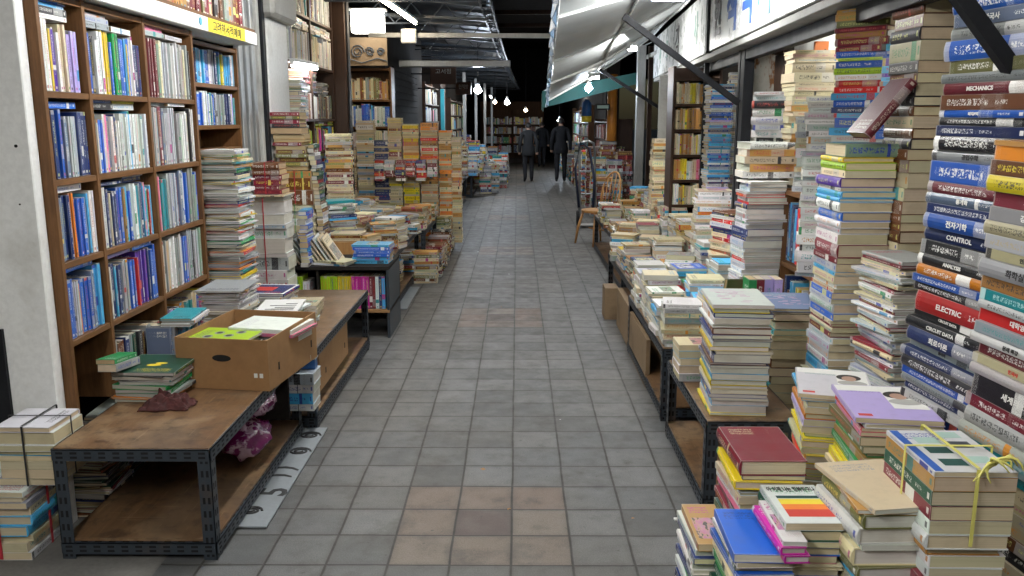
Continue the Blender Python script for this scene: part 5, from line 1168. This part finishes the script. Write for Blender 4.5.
for i, b in enumerate(BOOKS):
    if i not in NEAR:
        cover_geo(stuff, b, b['m'], True, 0); page_geo(stuff, b, b['m'], True, 1); continue
    X = b['m']; loc = X.to_translation()
    cn = NM.get(b['cn'], b['cn'])
    lab = b['label'] or f"{cn} {'hardback' if b['hard'] else 'book'}, {'topmost' if (b['n'] == 1 and b['order'] == 'top') else 'leftmost' if (b['n'] == 1 and b['order'] == 'left') else ordw(b['n'])+' from '+b['order']}, {b['ph']}"
    if lab in used: used[lab] += 1; lab = None if False else lab+(' again' if False else '')
    used.setdefault(lab, 1); b['lab'] = lab
    root = thing('book', lab, 'book', (round(loc.x, 4), round(loc.y, 4), round(loc.z, 4)), 0, b['grp'])
    Xi = root.matrix_basis.inverted() @ X
    for nm, fn, mm in (('cover', cover_geo, M['cover']), ('page_block', page_geo, M['pages'])):
        s = BM()
        bb = dict(b)
        if b['title']: bb['seed'] = b['seed']
        fn(s, bb, Xi, False); o = finish(s, nm, [mm]); o.parent = root
        if nm == 'cover': cv = o
    if b['title']:
        TXT += 1
        tm = X @ frame((-.0064 if b['hard'] else -.0012, .02, b['T']*.5), (0, -1, 0), (0, 0, 1))
        text('spine_title', b['title'], tm, min(b['T']*.5, .021), inkmat(b['acc']), cv, extr=.0003, sx=.95, bold=.0005)
    if b['label'] and 'orange striped' in b['ph'] and b['n'] == 1:
        h = b['L']/2; m = MB()
        for y0, y1, mm in ((h-.085, h-.07, 'teal'), (h-.12, h-.09, 'yellowsign'), (h-.15, h-.12, 'orangesign'), (h-.19, h-.15, 'inkred')):
            m.box(.02, b['W']-.004, y0, y1, b['T']+.0003, b['T']+.0007, M[mm], X)
        m.build('cover_print', cv)
        text('cover_title', '아 이제 나는 행복하구나', X @ frame((b['W']/2, h-.03, b['T']+.0006), (1, 0, 0), (0, 1, 0)), .03, M['ink'], cv, extr=.0002, fit=b['W']*.88, bold=.001)
    if b['label']:
        h = b['L']/2; Wb = b['W']; zt = b['T']+.0003; m = MB()
        def patch(x0, x1, y0, y1, mm, dz=.0): m.box(x0*Wb, x1*Wb, (2*y0-1)*h, (2*y1-1)*h, zt+dz, zt+.0003+dz, mm, X)
        def oval(cx, cy, rx, ry, mm, dz):
            m.add([X @ Vector((cx*Wb+rx*Wb*math.cos(2*math.pi*k/20), (2*cy-1)*h+ry*Wb*math.sin(2*math.pi*k/20), zt+dz)) for k in range(20)], [tuple(range(20))], mm)
        if 'purple cover' in b['label']:
            patch(.02, .98, .80, .98, M['inkw']); patch(.03, .60, .83, .95, M['inkred'], .0004) if 0 else None
            patch(.55, .97, .30, .97, M['inkw'], .0004); oval(.72, .70, .17, .15, M['hair'], .0012); oval(.72, .66, .10, .12, M['skin'], .0016); oval(.75, .50, .20, .12, M['plaster2'], .0010)
            patch(.06, .22, .06, .12, M['inkred'])
        elif 'small portraits' in b['label']:
            for cx in (.42, .66, .88): oval(cx, .86, .085, .08, M['hair'], .0006); oval(cx, .85, .055, .065, M['skin'], .001); oval(cx, .77, .09, .05, M['plate'], .0005)
            patch(.05, .30, .80, .88, M['inkblue']); patch(.06, .92, .60, .63, M['ink']); patch(.06, .70, .54, .56, M['ink'])
        elif 'yellow ribbon bundle' in b['label']:
            patch(.02, .13, .02, .98, M['inkblue'])
            for gx, gy, mm in ((.22, .66, 'inkgr'), (.22, .42, 'teal'), (.22, .14, 'teal'), (.58, .56, 'metal'), (.58, .20, 'inkgr'), (.58, .80, 'inkgr')): patch(gx, gx+.3, gy, gy+.15, M[mm])
        elif 'yellow picture' in b['label']: oval(.5, .6, .12, .06, M['yellowsign'], .0005); oval(.42, .5, .10, .05, M['yellowsign'], .0005)
        elif 'black lettering' in b['label']:
            for yy, ww in ((.80, .8), (.66, .6), (.5, .75), (.36, .4)): patch(.12, ww, yy, yy+.05, M['ink'])
        elif 'comic' in b['label']:
            for cx, cy in ((.3, .7), (.6, .62), (.42, .4), (.7, .3)): oval(cx, cy, .11, .10, M['plate'], .0005); oval(cx, cy, .07, .06, M['ink'], .0009)
        elif 'navy and red' in b['label']: patch(.0, 1, .0, .06, M['inkw']); patch(.0, 1, .94, 1, M['inkw']); patch(.0, .06, .06, .94, M['inkw']); patch(.94, 1, .06, .94, M['inkw']); patch(.4, .94, .3, .7, M['inkred'])
        elif 'pink print' in b['label']:
            for k in range(22): patch(*(lambda x, y, w_: (x, x+w_, y, y+.02))(R.uniform(.12, .7), R.uniform(.15, .8), R.uniform(.05, .2)), M['pinkprint'])
        if m.f: m.build('cover_print', cv)
so = finish(stuff, 'more_books', [M['cover'], M['pages']]); tag(so, 'hundreds of smaller second hand books filling the shelves and piles behind', 'books', kind='stuff')
dup = [k for k, n in used.items() if n > 1]; print('duplicate labels', len(dup), dup[:8]); print('long', [k for k in used if not 4 <= len(k.split()) <= 16][:10])

# ------------------------------------------------------------------ ribbons
def ribbon(lab, cx, cy, z0, z1, w, l, rz, m, cross=True, wd=.008, bow=None):
    p = thing('ribbon', lab, 'ribbon', (cx, cy, z0), rz); X = wmat(p); mm = MB(); e = .004
    def band(pts, n): 
        for a, b_ in zip(pts[:-1], pts[1:]): mm.bar(X @ Vector(a), X @ Vector(b_), wd if n else .002, .002 if n else wd, M[m])
    W, L, h = w/2+e, l/2+e, z1-z0+e
    def strap(axis):
        for a in (0,):
            if axis == 'x': mm.box(-W, W, -wd/2, wd/2, h, h+.0015, M[m], X); mm.box(-W-.0015, -W, -wd/2, wd/2, 0, h, M[m], X); mm.box(W, W+.0015, -wd/2, wd/2, 0, h, M[m], X)
            else: mm.box(-wd/2, wd/2, -L, L, h+.0016, h+.003, M[m], X); mm.box(-wd/2, wd/2, -L-.0015, -L, 0, h, M[m], X); mm.box(-wd/2, wd/2, L, L+.0015, 0, h, M[m], X)
    strap('y')
    if cross: strap('x')
    mm.build('band', p)
    if bow:
        for k in range(9):
            a = -2.4+k*.33; r = .05+.02*(k % 2); m2 = MB()
            pts = [(bow[0]+math.cos(a)*r*t+.012*math.sin(t*4+k), bow[1]+math.sin(a)*r*t*.6, h+.006+.025*math.sin(t*math.pi)*(1 if k % 2 else .6)-.03*t*(k < 3)) for t in [j/6 for j in range(7)]]
            m2.tube([X @ Vector(q_) for q_ in pts], [.002, .003, .0035, .0035, .003, .0025, .0015], M[m], 5).build('bow_loop', p, True)
ribbon('yellow ribbon with a bow tied round the white bundle at the bottom right', 1.03, 1.92, .70, .882, .195, .27, rad(-1), 'string_y', bow=(.03, -.13))
ribbon('red ribbon tied round the bundle in the bottom left corner', -1.955, 3.09, .01, .272, .235, .265, rad(0), 'string_r', wd=.014)
ribbon('black cord round the bundle leaning at the white pillar', -1.845, 3.115, .29, .522, .232, .238, 0, 'string_k', wd=.007)
ribbon('red tape down the white bundle pile by the ribbed shutter', -1.79, 6.10, .45, 1.10, .30, .25, 0, 'string_r', False, .008)
ribbon('red tape round the maroon set on the white bundles', -1.78, 6.15, 1.125, 1.345, .24, .23, 0, 'string_r', False, .008)
ribbon('green string down the cream pile by the slim white pillar', -1.74, 6.75, .56, .99, .29, .22, 0, 'string_g', False, .005)
ribbon('red tape round the brown books under the leaning pile', -1.74, 6.80, .99, 1.25, .29, .25, 0, 'string_r', False, .008)
# litter
for k in range(16):
    x, y = R.uniform(-1.0, .78), R.uniform(3.0, 12); e_ = R.uniform(.006, .014); a_ = R.uniform(0, 3)
    m = MB().add([(x+e_*math.cos(a_+j*1.57)*R.uniform(.6, 1.3), y+e_*math.sin(a_+j*1.57)*R.uniform(.6, 1.3), .001+R.uniform(0, .006)) for j in range(4)], [(0, 1, 2), (0, 2, 3)], R.choice((M['inkw'], M['card'], M['gmetal'])))
    tag(m.build('paper_scrap'), 'tiny scrap of litter on the grey paving of the alley', 'litter', 'scraps of litter on the paving')
m = MB().box(.66, .675, 3.30, 3.32, .001, .008, M['inkw']); tag(m.build('paper_scrap'), 'tiny scrap of white paper on the paving near the right table leg', 'litter')
m = MB().box(.36, .37, 2.80, 2.815, .001, .006, M['inkw']); tag(m.build('paper_scrap'), 'tiny scrap of white paper on the paving at the bottom of the picture', 'litter')
m = MB().box(.86, .90, 3.9, 3.93, .001, .006, M['inkw']); tag(m.build('paper_scrap'), 'scrap of paper in the shade under the nearest right table', 'litter')
